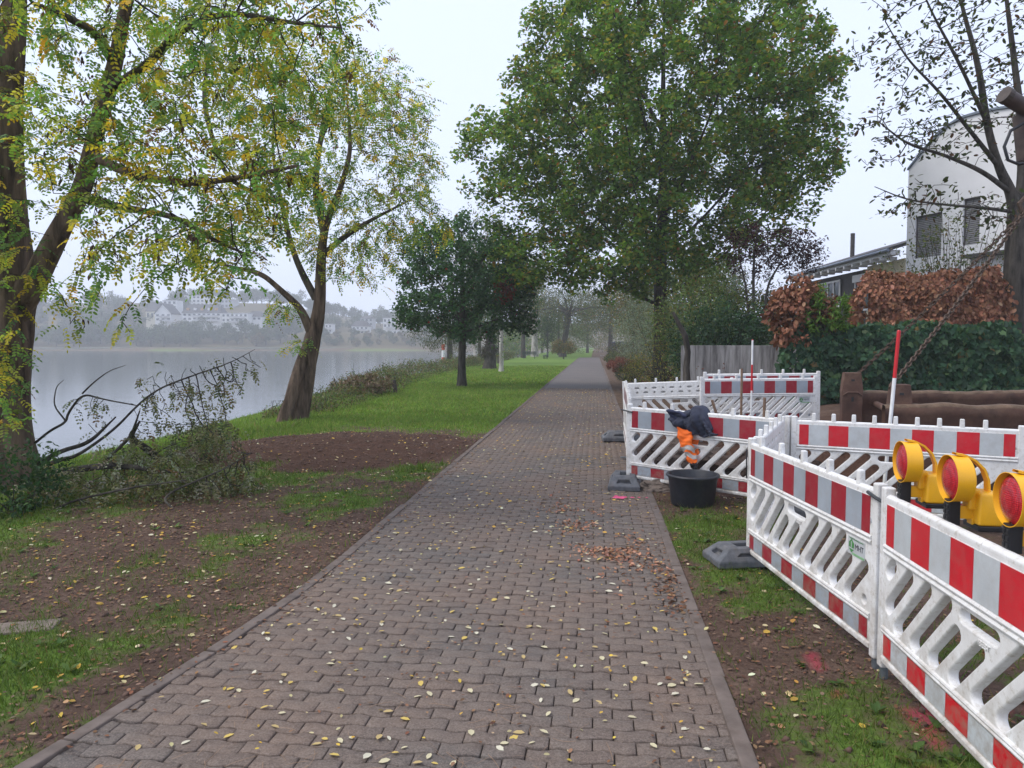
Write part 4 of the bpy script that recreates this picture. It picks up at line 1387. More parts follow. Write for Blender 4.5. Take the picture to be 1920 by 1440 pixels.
# ---- linden by the walk
bl = (2.72, 30.5, .12)
sk = [dict(p=[bl, (2.72, 30.5, 2.0), (2.66, 30.5, 4.2), (2.7, 30.5, 6.5), (2.75, 30.5, 9), (2.7, 30.5, 12.5), (2.7, 30.5, 16)])]
for i, (z0, az, up, ln) in enumerate(((3.4, 190, .55, 4.5), (3.8, 330, .5, 4), (4.4, 250, .7, 5), (4.9, 160, .8, 6), (5.5, 20, .9, 6), (6.2, 205, 1.0, 6), (6.8, 300, 1.1, 6), (7.5, 170, 1.2, 6), (8, 0, 1.3, 6), (8.8, 230, 1.6, 5.5), (9.5, 40, 1.7, 5), (10.5, 140, 1.8, 5), (4.2, 90, .8, 5), (6, 110, 1, 5))):
    a = R(az); h = Vector((math.cos(a), math.sin(a), up)).normalized()
    p0 = Vector((2.7, 30.5, z0))
    sk.append(dict(p=[p0, p0 + h * ln * .45 + Vector((0, 0, -.1)), p0 + h * ln + Vector((0, 0, .5))], **{'from': 1}))
tr = [[.31, .265, .25, .21, .16, .09, .03]] + [[.075, .055, .02]] * (len(sk) - 1)
att = np.concatenate([ell(1750, (2.9, 30.5, 11.4), (6.9, 6.6, 7.4), 4.2), ell(230, (-1.8, 29.6, 7.4), (3.0, 3, 2.4), 4.0), ell(160, (7.6, 30, 9.6), (2.2, 3, 3.2)), ell(190, (1.0, 28.5, 5.0), (3.6, 2.6, 1.4), 3.3), ell(110, (-2.0, 29.5, 5.4), (2.6, 2.8, 1.5), 3.4), ell(120, (-4.0, 30, 9.6), (2.0, 2.5, 2.0)), ell(120, (-.6, 30, 14), (2.6, 3, 3))])
broadleaf('linden_tree', bl, sk, tr, att, .42, .5, 'tall green linden tree with dense broad crown beside the walk', leaves=(52, .46, .155), clump=.78, tip=.010, twig_r=.034, bark=BARK_DARK)

# ---- small dark tree on the lawn
bs = (-5.72, 30.76, float(gz(-5.72, 30.76)) - .03)
sk = [dict(p=[bs, (-5.72, 30.76, 1.0), (-5.70, 30.76, 2.4), (-5.68, 30.76, 4.2), (-5.7, 30.76, 6.6)])]
for i, (z0, az, up, ln) in enumerate(((2.2, 180, .3, 2.6), (2.3, 0, .4, 2.7), (2.5, 270, .4, 2.4), (2.8, 40, .6, 2.6), (3.0, 150, .7, 2.6), (3.4, 220, .9, 2.5), (3.7, 330, 1, 2.4), (2.6, 90, .5, 2.4), (4.2, 10, 1.4, 2))):
    a = R(az); h = Vector((math.cos(a), math.sin(a), up)).normalized()
    p0 = Vector((-5.7, 30.76, z0))
    sk.append(dict(p=[p0, p0 + h * ln * .5, p0 + h * ln], **{'from': 1}))
tr = [[.20, .165, .15, .10, .03]] + [[.05, .035, .015]] * (len(sk) - 1)
att = np.concatenate([ell(800, (-5.55, 30.76, 4.6), (3.15, 3.0, 3.0), 2.0), ell(70, (-8.0, 30.6, 3.0), (.8, 1.2, .6)), ell(60, (-3.2, 30.6, 2.6), (.8, 1, .5))])
t, pos, par, r, tips = broadleaf('maple_tree', bs, sk, tr, att, .28, .34, 'small dense dark green tree on the lawn with one red twig tuft', leaves=(40, .34, .125), clump=.7, colors=GREENS_DARK, tip=.008, twig_r=.024, bark=BARK_DARK, wild=.7)
q = np.array([-3.62, 29.0, 4.05])
P = tufts(q[None], 420, .48) * 1.0
P[:, 2] = q[2] + (P[:, 2] - q[2]) * 1.2
child_at_origin(link('red_tuft', leaf_mesh('red_tuft', P, rng.normal(0, 1, P.shape) + [0, 0, -.4], rng.normal(0, .7, P.shape) + [0, 0, 1], rng.uniform(.08, .13, len(P)), palette(len(P), [(1, (.16, .03, .02)), (1, (.22, .07, .03))]), 'heart'), t), bs)

# ---- nearly bare hornbeam at the right
bh = (9.902, 18.249, 0.0)
bh = (bh[0], bh[1], .45)
sk = [dict(p=[bh, (9.790, 18.236, 2.163), (9.786, 18.235, 3.908), (9.785, 18.235, 4.895), (9.605, 18.215, 5.386), (9.165, 17.963, 5.950), (8.833, 17.824, 6.882), (8.554, 17.691, 8.150), (8.039, 17.531, 9.507), (7.757, 17.499, 10.888)]),
      dict(p=[(9.769, 18.233, 4.649), (9.933, 18.353, 5.777), (9.796, 18.337, 7.369), (9.658, 18.422, 8.621), (9.338, 18.385, 10.553)], **{'from': 1}),
      dict(p=[(9.618, 18.216, 5.362), (8.594, 17.494, 5.734), (7.561, 16.973, 5.984), (6.574, 16.457, 6.104), (5.920, 16.181, 6.490)], **{'from': 1}),
      dict(p=[(9.747, 18.231, 4.920), (8.636, 17.298, 4.869), (7.569, 16.672, 4.833), (6.525, 16.250, 4.887), (5.770, 15.962, 5.122)], **{'from': 1}),
      dict(p=[(9.165, 17.963, 5.950), (8.163, 17.244, 6.616), (7.308, 16.743, 7.286), (6.479, 16.346, 7.842), (5.972, 16.187, 8.564)], **{'from': 1}),
      dict(p=[(8.833, 17.824, 6.882), (7.940, 17.218, 7.998), (7.173, 16.929, 9.050), (6.579, 16.760, 10.227)], **{'from': 1})]
tr = [[.28, .24, .22, .20, .12, .09, .075, .06, .035, .015], [.12, .10, .08, .06, .03], [.06, .05, .035, .025, .012], [.045, .035, .025, .016, .008], [.055, .042, .03, .02, .01], [.042, .035, .02, .01]]
att = np.concatenate([ell(170, (6.814, 16.686, 8.516), (1.5, 1.5, 1.3)), ell(150, (8.537, 17.588, 8.811), (1.4, 1.6, 1.5)), ell(130, (6.410, 16.338, 6.410), (1.0, 1.3, .9)), ell(110, (7.885, 17.010, 6.671), (1.2, 1.3, .9)), ell(80, (6.751, 16.276, 4.831), (1.0, 1.0, .5)), ell(70, (8.650, 17.098, 4.716), (.7, 1, .5)), ell(80, (10.308, 18.295, 7.820), (1.0, 1.5, 2.0)), ell(70, (7.522, 16.969, 10.614), (1.8, 1.6, .8))])
broadleaf('hornbeam_tree', bh, sk, tr, att, .22, .26, 'nearly bare tree with sparse dark leaves in front of the white arched building', leaves=(3, .15, .13), colors=[(3, (.035, .05, .017)), (2, (.06, .08, .02)), (1, (.09, .045, .018))], kind='oval', tip=.006, twig_r=.012, bark=BARK_DARK, pull=(-.05, 0, .12))

# ------------------------------------------------------------------ shrubs
def bush(name, c, rad, clumps, per, size, colors, kind, label, cat='shrub', spread=None, stems=10, droop=.2, hollow=.35, mat=None, wild=.9, stem_r=.018, low=.02, group=None, tone=.2, width=1.0):
    t = empty(name, c)
    tag(t, label, cat, group)
    cc = ell(clumps, (0, 0, rad[2] * .9), (rad[0], rad[1], rad[2]), low, hollow)
    cc = cc * (1 + (rng.random((clumps, 1)) - .5) * .16)
    spread = spread or min(rad) * .3
    P = tufts(cc, per, spread)
    P = P[P[:, 2] > low]
    n = len(P)
    out = norm(P - np.array([0, 0, rad[2] * .5]))
    A = norm(rng.normal(0, 1, (n, 3)) * .8 + out * .5 + [0, 0, -droop])
    N = norm(rng.normal(0, 1, (n, 3)) * wild + out * .8 + [0, 0, .7])
    ct = np.repeat(rng.normal(1, tone, (clumps, 1)), per, axis=0)[:n]
    link('foliage', leaf_mesh('foliage', P, A, N, size * rng.uniform(.65, 1.3, n), np.clip(palette(n, colors) * ct, .004, .9), kind, mat, width), t)
    m = MB()
    for q in cc[rng.choice(clumps, min(stems, clumps), replace=False)]:
        s0 = Vector((rng.normal(0, .12 * rad[0]), rng.normal(0, .12 * rad[1]), -.05))
        q = Vector(q)
        m.tube([s0, s0.lerp(q, .5) + Vector((rng.normal(0, .06), rng.normal(0, .06), .1 * rad[2])), q], [stem_r, stem_r * .7, stem_r * .35], 5)
    m.build('stems', TWIG, t)
    return t
G_LAUREL = [(4, (.024, .062, .03)), (2, (.038, .09, .038)), (1, (.065, .115, .042))]
G_OLIVE = [(3, (.07, .10, .032)), (2, (.115, .14, .042)), (1, (.16, .12, .04))]
G_GREY = [(3, (.19, .24, .18)), (2, (.28, .32, .26)), (2, (.12, .17, .09)), (.6, (.26, .21, .10))]
G_YEL = [(3, (.14, .19, .05)), (2, (.24, .25, .06)), (1.6, (.46, .34, .06)), (1.2, (.17, .12, .075))]
G_PURP = [(3, (.030, .012, .018)), (2, (.055, .020, .026)), (1, (.09, .035, .034))]
G_BEECH = [(3, (.22, .095, .05)), (3, (.30, .135, .075)), (2, (.15, .06, .034)), (1, (.38, .20, .12))]
G_IVY = [(4, (.036, .092, .048)), (3, (.06, .135, .066)), (1, (.10, .175, .072)), (.15, (.14, .10, .03))]
G_RED = [(3, (.17, .05, .03)), (2, (.24, .08, .045)), (1, (.11, .04, .025))]
G_CONIF = [(3, (.018, .042, .016)), (2, (.03, .06, .022))]
G_FRESH = [(2, (.10, .20, .03)), (2, (.14, .25, .04))]
G_BRAMB = [(4, (.08, .12, .036)), (3, (.12, .16, .05)), (2, (.17, .13, .065)), (1, (.14, .075, .045)), (1, (.21, .18, .125))]
G_TAN = [(3, (.24, .20, .14)), (2, (.32, .27, .20)), (1, (.18, .15, .08))]

def on(px_x, y_): return (px_x, y_, float(gz(px_x, y_)))
# garden behind the concrete wall
bush('laurel_shrub', ((3.799, 23.084, 0.0)[0], (3.799, 23.084, 0.0)[1], .5), (1.7, 1.2, 1.35), 260, 26, .13, G_LAUREL, 'long', 'dark glossy laurel shrub overhanging the concrete wall', width=1.6)
bush('laurel_shrub', ((5.027, 22.319, 0.0)[0], (5.027, 22.319, 0.0)[1], .6), (1.5, 1.0, 1.25), 240, 26, .14, G_LAUREL, 'long', 'dark laurel shrub between the wall and the copper beech hedge', width=1.6)
bush('olive_shrub', ((3.956, 25.115, 0.0)[0], (3.956, 25.115, 0.0)[1], .6), (2.0, 1.4, 1.95), 330, 34, .10, [(3, (.10, .16, .045)), (2, (.15, .20, .06)), (1, (.20, .16, .05))], 'oval', 'tall olive green shrub behind the dark laurel by the wall')
bush('hedge_shrub', ((6.013, 26.861, 0.0)[0], (6.013, 26.861, 0.0)[1], .6), (2.4, 1.3, 1.8), 330, 32, .11, G_OLIVE + [(3, (.03, .05, .02))], 'oval', 'dull green shrub beneath the purple-leaved tree')
bp = (5.374, 24.775, 0.0)
bp = (bp[0], bp[1], .5)
sk = [dict(p=[bp, (bp[0] - .1, bp[1], 2.0), (5.186, 24.753, 4.405), (5.303, 24.767, 5.627)]), dict(p=[(bp[0] + .1, bp[1], .5), (5.603, 24.801, 3.703), (6.112, 24.859, 4.580), (6.710, 24.928, 5.279)]), dict(p=[(bp[0] - .1, bp[1], .6), (4.988, 24.730, 3.703), (4.707, 24.698, 4.755)])]
att = np.concatenate([ell(170, (5.229, 24.758, 4.929), (1.1, 1.0, 1.0)), ell(200, (6.455, 24.899, 4.929), (1.05, 1.0, .8)), ell(40, (7.075, 24.970, 4.580), (.5, .6, .5))])
broadleaf('purple_plum_tree', bp, sk, [[.07, .055, .04, .02], [.05, .04, .03, .015], [.05, .035, .015]], att, .17, .2, 'airy purple-leaved small tree above the garden shrubs', leaves=(14, .22, .105), colors=G_PURP, kind='oval', tip=.005, twig_r=.014, bark=BARK_DARK, flare=0)

# copper-brown beech and ivy hedge
def hedge(name, a, b, depth, z0, z1, n, size, colors, kind, label, cat, droop, bulge=.12, mat=None, core=True, taper=0.0, edge=.0, width=1.0, ragged=.16):
    a, b = np.array(a, float), np.array(b, float)
    L = np.linalg.norm(b - a); d = (b - a) / L; nr = np.array([d[1], -d[0]])      # towards the walk
    t = empty(name, (a[0], a[1], z0))
    tag(t, label, cat)
    u = rng.random(n); v = rng.random(n)
    f = rng.random(n)
    top = f < .22; ends = (f >= .22) & (f < .30)
    zt_ = (z1 - z0) * (1 - .10 + ragged * (fbm(u * L, v * 0, .9, 71) - .45) + .08 * rng.random(n))
    z = np.where(top, zt_ + .12 * rng.random(n) ** 3, zt_ * v ** .9)
    w = np.where(top, rng.random(n) * depth, rng.random(n) * .14)
    uu = np.where(ends, np.where(rng.random(n) < .6, 0, 1) * L, u * L)
    w = np.where(ends, rng.random(n) * depth, w)
    bul = bulge * (fbm(uu, z * 1.3, .7, 61) - .5) * 2 + edge * np.sin(PI * np.clip(z / (z1 - z0), 0, 1))
    out = np.where(top, 0, bul)
    rnd = taper * np.clip(z / (z1 - z0), 0, 1) ** 3
    P = np.stack([d[0] * uu + nr[0] * (out - w - rnd), d[1] * uu + nr[1] * (out - w - rnd), z + rng.normal(0, .03, n)], 1)
    P[:, :2] += np.where(ends[:, None], (np.where(uu < .1, -1, 1) * (.1 + .25 * rng.random(n)) * np.sin(PI * np.clip(z / (z1 - z0), 0, 1)))[:, None] * d[None], 0)
    N = np.where(top[:, None], np.array([0, 0, 1.0]), np.array([nr[0], nr[1], .35])) + rng.normal(0, .5, (n, 3))
    A = np.array([0, 0, -1.0]) * droop + rng.normal(0, .55, (n, 3)) + np.array([d[0], d[1], 0]) * rng.normal(0, .5, (n, 1))
    tn = (.82 + .36 * fbm(uu, z, .5, 66))[:, None]
    link('foliage', leaf_mesh('foliage', P, A, N, size * rng.uniform(.6, 1.25, n), np.clip(palette(n, colors) * tn, .004, .9), kind, mat, width), t)
    if core:
        c = MB()
        mid = d * L / 2 - nr * depth * .5
        c.box((0, 0, (z1 - z0) * .42), (L * .92, depth * .5, (z1 - z0) * .74), Matrix.Translation((mid[0], mid[1], 0)) @ Matrix.Rotation(math.atan2(d[1], d[0]), 4, 'Z'))
        c.build('branches', TWIG, t, bevel=.08)  # one solid dark block, not branches; added to stop the view through the leaves
    return t
ia, ib = (4.656, 17.244, 0.0)[:2], (9.053, 16.742, 0.0)[:2]
hedge('ivy_hedge', ia, ib, 1.1, .40, 2.25, 13000, .135, G_IVY, 'ivy', 'thick dark green ivy hedge behind the rusty trench box', 'hedge', 1.2, .32, ragged=.25)
hedge('garden_hedge', (11.570, 18.943, 0.0)[:2], (18.618, 17.739, 0.0)[:2], 1.1, .45, 2.2, 9000, .14, G_LAUREL, 'oval', 'dark garden hedge at the picture edge right of the bare tree', 'hedge', .4, .3, ragged=.25)
ja, jb = (6.417, 17.748, 0.0)[:2], (9.103, 17.352, 0.0)[:2]
hedge('beech_hedge', ja, jb, .9, 1.92, 3.46, 20000, .115, G_BEECH, 'oval', 'large copper-brown dried beech hedge above the ivy', 'hedge', 1.1, .36, LEAF_DRY, core=False, taper=.3, width=1.3, ragged=.42)
bush('beech_shrub', ((4.778, 17.560, 0.0)[0], (4.778, 17.560, 0.0)[1], 1.75), (.78, .6, .82), 130, 22, .13, G_BEECH, 'oval', 'smaller copper-brown shrub mixed with fresh green shoots', mat=LEAF_DRY, droop=.9, width=1.3)
bush('green_shoots', ((5.332, 17.221, 0.0)[0], (5.332, 17.221, 0.0)[1], 2.1), (.62, .35, .52), 60, 22, .12, G_FRESH, 'long', 'fresh light green leafy shoots between the two copper-brown shrubs', width=1.4, hollow=.1)
bush('twiggy_shrub', ((9.172, 19.675, 0.0)[0], (9.172, 19.675, 0.0)[1], .6), (2.0, 1.0, 2.5), 300, 16, .08, G_OLIVE, 'oval', 'twiggy olive shrub rising behind the beech in front of the arched building', stems=290, stem_r=.012)
bush('green_shrub', ((10.677, 20.351, 0.0)[0], (10.677, 20.351, 0.0)[1], .6), (1.0, 1.0, 1.7), 130, 26, .09, G_LAUREL + [(3, (.05, .09, .03))], 'oval', 'green shrub beside the bare tree trunk')

# concrete wall with vertical weather streaks
def wall_material():
    m, nt, b, out = material('board_marked_concrete')
    g = NT(nt)
    mp = g.n('ShaderNodeMapping')
    mp.inputs['Scale'].default_value = (1, 1, .12)
    g.l(g.n('ShaderNodeTexCoord').outputs['Object'], mp.inputs['Vector'])
    f = g.noise(mp.outputs[0], 6, 6, .65)
    c = g.ramp(f, [(.35, (.10, .095, .09)), (.52, (.27, .26, .25)), (.68, (.40, .39, .37))])
    g.l(c, b.inputs['Base Color'])
    b.inputs['Roughness'].default_value = .9
    g.bump(f, .5, .01, b)
    return m
CW = wall_material()
wa, wb = Vector((2.377, 20.404, 0.0)), Vector((5.882, 20.102, 0.0))
wd = (wb - wa); wL = wd.length
t = empty('concrete_wall', (wa.x, wa.y, .15), math.atan2(wd.y, wd.x))
tag(t, 'grey streaked concrete garden wall behind the far barriers', 'wall')
n = 9
for i in range(n):
    MB().box((wL * (i + .5) / n, 0, .83), (wL / n - .008, .2, 1.66)).build('panel', CW, t, bevel=.006)
MB().box((wL / 2, .03, .8), (wL, .12, 1.58)).build('core', CW, t)

# ------------------------------------------------------------------ houses at the right
RENDER_W = simple('white_render', (.78, .78, .79), .85, .06, 1.2, .15, .004)
CREAM = simple('cream_render', (.66, .60, .42), .85, .06, 1.2)
ROOFM = simple('roof_tiles_grey', (.07, .065, .065), .8, .3, 9, .4, .02)
METAL = simple('zinc_edge', (.24, .28, .34), .45, .15, 4, metallic=.4)
GLASS = simple('window_glass', (.05, .065, .075), .06, .2, 2)
FRAMEW = simple('white_frame', (.72, .72, .72), .5, .05, 5)
SLAT = simple('blind_slat', (.28, .28, .29), .5, .15, 8)
DARKWOOD = simple('dark_cladding', (.06, .055, .055), .8, .3, 6)
pa, pb = Vector((12.332, 30.607, 0.0)), Vector((15.595, 23.935, 0.0))
dv = pb - pa; Lb = dv.length
BH = empty('arched_building', pa, math.atan2(dv.y, dv.x))
tag(BH, 'white rendered building with curved metal roof and slatted blinds', 'building')
SE = 2.40 / Lb
def arch_z(s): return 8.72 + 1.36 * math.sin(min(1, s / SE) * PI / 2) if s < SE else 8.72 + 1.36 * math.cos(min(1, (s - SE) / (SE * 2.2)) * PI / 2)
ns = 26
poly = [(0, 0), (Lb, 0)] + [(Lb * (1 - i / ns), arch_z((1 - i / ns))) for i in range(ns + 1)]
# the front is a slab in pieces that leave the two window openings free
def front_piece(x0, x1, z0, z1f, nm='wall'):
    m = 8
    pl = [(x0, z0), (x1, z0)]
    if z1f is None: pl += [(x1 + (x0 - x1) * i / m, arch_z((x1 + (x0 - x1) * i / m) / Lb)) for i in range(m + 1)]
    else: pl += [(x1, z1f), (x0, z1f)]
    MB().prism(pl, 0, .35).build(nm, RENDER_W, BH)
def along(px, py):      # where a window stands along the front
    return 0
W1 = (0.38, 1.56, 5.2, 6.85)
W2 = (2.42, 3.08, 5.45, 7.15)
front_piece(0, W1[0], 0, None)
front_piece(W1[0], W1[1], 0, W1[2]); front_piece(W1[0], W1[1], W1[3], None)
front_piece(W1[1], W2[0], 0, None)
front_piece(W2[0], W2[1], 0, W2[2]); front_piece(W2[0], W2[1], W2[3], None)
front_piece(W2[1], Lb, 0, None)
MB().prism(poly, .36, 9.0).build('body', RENDER_W, BH)
pts_r = [(Lb * i / ns, arch_z(i / ns)) for i in range(ns + 1)]
pl = [(x - .03 if i == 0 else x, z + .02) for i, (x, z) in enumerate(pts_r)] + [(x, z + .10) for x, z in pts_r[::-1]]
MB().prism(pl, -.07, 9.1).build('roof', METAL, BH)
for (x0, x1, z0, z1) in (W1, W2):
    w = MB().box(((x0 + x1) / 2, .22, (z0 + z1) / 2), (x1 - x0, .05, z1 - z0)).build('window', GLASS, BH)
    m = MB()
    k = 24
    for i in range(k):
        m.box(((x0 + x1) / 2, .12, z0 + (i + .5) * (z1 - z0) / k), (x1 - x0 - .06, .05, (z1 - z0) / k * .62))
    m.build('blind', SLAT, w)
    MB().box((x0 + .03, .10, (z0 + z1) / 2), (.05, .08, z1 - z0)).box((x1 - .03, .10, (z0 + z1) / 2), (.05, .08, z1 - z0)).box(((x0 + x1) / 2, .09, z1 - .04), (x1 - x0, .1, .07)).build('frame', DARKWOOD, w)
MB().box((Lb * .62, -.2, 5.0), (Lb * .5, .5, .12)).build('canopy', DARKWOOD, BH)

ha, hb = Vector((11.874, 43.639, 0.0)), Vector((12.948, 32.187, 0.0))
dv = hb - ha; Lh = dv.length
H2 = empty('cream_house', (ha.x, ha.y, -.45), math.atan2(dv.y, dv.x))
tag(H2, 'low cream house with grey eaves and dark window band behind the hedges', 'house')
MB().box((Lh * .39, .15, 2.9), (Lh * .78, .3, 5.8)).build('wall', DARKWOOD, H2)
MB().box((Lh * .86, .12, 2.95), (Lh * .29, .36, 5.9)).build('wall', CREAM, H2)
MB().box((Lh * .5, 1.8, 2.9), (Lh * .98, 2.9, 5.8)).build('body', CREAM, H2)
sl = math.tan(R(17))
MB().prism([(-.2, 5.95), (Lh + .25, 6.02), (Lh + .25, 6.22), (-.2, 6.15)], -.75, -.35).build('eaves_board', FRAMEW, H2)
rp = MB()
rp.add([(-.3, -.85, 6.1), (Lh + .3, -.85, 6.17), (Lh + .3, 4.2, 6.17 + 5 * sl), (-.3, 4.2, 6.1 + 5 * sl), (-.3, -.85, 6.24), (Lh + .3, -.85, 6.31), (Lh + .3, 4.2, 6.31 + 5 * sl), (-.3, 4.2, 6.24 + 5 * sl)], [(0, 3, 2, 1), (4, 5, 6, 7), (0, 1, 5, 4), (1, 2, 6, 5), (2, 3, 7, 6), (3, 0, 4, 7)])
RF = rp.build('roof', ROOFM, H2)
MB().tube([(Lh * .33, 1.2, 6.3), (Lh * .33, 1.2, 8.1)], .11, 10).build('flue', DARKWOOD, RF)
MB().tube([(-.3, -.88, 6.14), (Lh + .3, -.88, 6.21)], .07, 8).build('gutter', METAL, H2)
for i in range(13): MB().box((Lh * (i + .5) / 13, -.5, 5.93), (.12, .7, .16)).build('rafter_end', FRAMEW, H2)
def win(x0, x1, z0, z1, parent, nb=2, y=-.06):
    w = MB().box(((x0 + x1) / 2, y, (z0 + z1) / 2), (x1 - x0, .04, z1 - z0)).build('window', GLASS, parent)
    m = MB()
    for i in range(nb + 1): m.box((x0 + (x1 - x0) * i / nb, y - .03, (z0 + z1) / 2), (.09, .06, z1 - z0 + .08))
    m.box(((x0 + x1) / 2, y - .032, z1), (x1 - x0, .06, .09)).box(((x0 + x1) / 2, y - .032, z0), (x1 - x0, .06, .09))
    m.build('frame', FRAMEW, w)
    return w
win(Lh * .22, Lh * .47, 4.2, 5.5, H2, 4)
win(Lh * .62, Lh * .76, 3.9, 5.3, H2, 2)
MB().box((Lh * .69, -.1, 5.42), (Lh * .17, .16, .34)).build('shutter_box', FRAMEW, H2)
win(Lh * .91, Lh * .985, 3.7, 5.0, H2, 1, -.10)

# ------------------------------------------------------------------ along the right side of the walk
bush('silver_shrub', on(3.0, 35.5), (2.0, 1.8, 2.3), 300, 30, .085, G_GREY, 'long', 'silvery grey-green shrub left of the linden trunk', width=1.5)
bush('yellowing_shrub', on(2.55, 27.5), (1.15, 1.2, 1.05), 190, 22, .06, G_YEL, 'oval', 'yellowing twiggy shrub in front of the linden trunk', stems=60)
bush('yellowing_shrub', on(1.9, 33.0), (.8, 1.2, .75), 120, 22, .06, G_YEL, 'oval', 'lower yellowing shrub at the walk edge before the silvery shrub', stems=30)
bush('dwarf_conifer', on(1.75, 36.5), (.75, .9, .5), 120, 40, .07, G_CONIF, 'long', 'low dark green dwarf conifer beside the walk', hollow=.55)
for (x, y, s, lab) in ((1.55, 26.0, .55, 'red-brown grassy clump just behind the far corner of the barriers'), (1.75, 47.5, 1.0, 'red-brown grassy clump beyond the dwarf conifer'), (1.9, 55, 1.1, 'farthest red-brown grassy clump beside the walk')):
    bush('red_grass_clump', on(x, y), (.9 * s, 1.3 * s, .4 * s), 90, 40, .12, G_RED, 'long', lab, 'grass clump', mat=LEAF_DRY, stems=0 or 4, group='red-brown clumps along the walk')
bush('low_hedge', on(1.9, 66), (1.0, 3.0, .55), 130, 30, .12, G_OLIVE, 'oval', 'low green shrub far along the right edge of the walk')
bush('dark_shrub', on(2.6, 74), (1.4, 3.0, 1.0), 150, 30, .13, G_PURP + G_OLIVE, 'oval', 'dark brownish shrub far along the walk near the blue hoarding')
bush('pale_shrub', on(3.6, 58), (2.2, 3.0, 3.0), 230, 30, .14, G_GREY, 'long', 'pale tall shrub far behind the silvery shrub', width=1.5)
bush('garden_shrub', on(5.5, 41), (2.6, 2.0, 2.2), 220, 30, .12, G_OLIVE + G_LAUREL, 'oval', 'green garden shrub behind the linden trunk')
# thin dark stem by the wall corner
o = MB().tube([(2.464, 19.710, 0.778), (2.444, 19.707, 1.208), (2.481, 19.712, 1.636), (2.405, 19.703, 2.064), (2.216, 19.681, 2.419), (2.071, 19.665, 2.703)], [.11, .09, .08, .08, .06, .04], 9).build('tree_stem', BARK_DARK, smooth=True)
tag(o, 'crooked dark bare stem at the left end of the concrete wall', 'tree stem')
bush('bare_shrub', on(3.0, 19.3), (.9, .5, .6), 40, 5, .06, G_RED, 'oval', 'nearly bare reddish shrub at the foot of the concrete wall', stems=40, stem_r=.008)

# ------------------------------------------------------------------ park beyond
def clump_tree(name, base, h, cr, cz, clumps, per, size, colors, label, bark=BARK_DARK, tr_=.25, lean=(0, 0), kind='oval', spread=None, cat='tree', group=None, stems=16, hollow=.2, droop=.3, width=1.0):
    """a tree some way off: trunk, limbs to its leaf clumps, uneven crown"""
    t = empty(name, base)
    tag(t, label, cat, group)
    top = (lean[0], lean[1], h)
    cc = ell(clumps, (lean[0], lean[1], cz), cr, .8, hollow)
    P = tufts(cc, per, spread or min(cr) * .28)
    n = len(P)
    A = norm(rng.normal(0, 1, (n, 3)) + [0, 0, -droop]); N = norm(rng.normal(0, 1, (n, 3)) * .8 + [0, 0, 1])
    ct = np.repeat(rng.normal(1, .2, (clumps, 1)), per, axis=0)
    link('crown', leaf_mesh('crown', P, A, N, size * rng.uniform(.7, 1.3, n), np.clip(palette(n, colors) * ct, .004, .9), kind, None, width), t)
    f = max(.25, (cz - cr[2] * .6) / h)
    trunk_mesh([(0, 0, -.1), (lean[0] * .15, lean[1] * .15, h * f * .5), (lean[0] * .4, lean[1] * .4, h * f), (lean[0] * .9, lean[1] * .9, h * .85)], [tr_, tr_ * .85, tr_ * .75, tr_ * .2], bark, t, 10, flare=.25)
    m = MB()
    for q in cc[rng.choice(clumps, min(stems, clumps), replace=False)]:
        u = random.uniform(.5, .95)
        s0 = Vector((lean[0] * u * .8, lean[1] * u * .8, h * (f + (.85 - f) * u * .6)))
        q = Vector(q)
        m.tube([s0, s0.lerp(q, .5) + Vector((0, 0, .05 * h)), q], [tr_ * .3, tr_ * .2, tr_ * .06], 5)
    m.build('limbs', bark, t)
    return t
clump_tree('willow_tree', on(-4.6, 104), 9.5, (6.5, 5, 3.6), 6.8, 230, 36, .24, [(3, (.06, .10, .03)), (2, (.10, .13, .035)), (1, (.18, .14, .03))], 'leaning willow with spreading crown far over the lawn', tr_=.5, lean=(1.5, 0), kind='long', width=1.6)
clump_tree('willow_tree', on(2.5, 118), 11, (6, 5, 4.5), 7.5, 200, 34, .28, [(3, (.06, .10, .03)), (2, (.11, .13, .035)), (1.5, (.2, .13, .03))], 'yellowing tree arching over the far end of the walk', tr_=.4, kind='long', width=1.6)
clump_tree('weeping_tree', on(-3.8, 89.0), 2.4, (1.7, 1.6, 1.0), 1.5, 120, 36, .16, [(2, (.14, .13, .03)), (2, (.08, .11, .03)), (1.5, (.24, .13, .03))], 'small round weeping tree with yellow and rust leaves on the lawn', tr_=.09, kind='long', droop=1.5, width=1.5)
clump_tree('young_tree', on(-6.5, 100.0), 5.5, (1.7, 1.6, 2.2), 3.6, 90, 30, .2, [(3, (.045, .09, .025)), (2, (.07, .11, .03))], 'young green tree behind the park bench', tr_=.12)
clump_tree('poplar_tree', on(-8.8, 106.0), 17, (3.2, 3, 7.0), 10.5, 130, 16, .3, [(2, (.10, .13, .06)), (2, (.2, .18, .10)), (1, (.28, .22, .1))], 'tall pale poplar with straight grey trunk behind the benches', BARK_PALE, .5)
clump_tree('pale_tree', on(-19.5, 118.0), 26, (7.5, 6, 10.0), 17.5, 260, 14, .36, G_TAN + [(1, (.12, .14, .06))], 'tall thin beige autumn tree rising behind the small dark tree', BARK_PALE, .5, stems=90)
clump_tree('yellow_tree', on(-9.5, 96.0), 14, (3.0, 3, 4.0), 10.0, 120, 26, .3, [(2, (.15, .17, .035)), (2, (.10, .15, .03)), (1, (.26, .22, .04))], 'yellow-green tree crown showing between linden and pale tree', tr_=.3)
clump_tree('bank_tree', on(-11.8, 58.0), 5.2, (3.8, 3, 1.9), 3.2, 170, 34, .14, [(3, (.06, .085, .03)), (2, (.09, .11, .04)), (1, (.13, .12, .05))], 'drooping grey-green tree on the bank behind the small dark tree', tr_=.3, kind='long', droop=1.6, width=1.4)
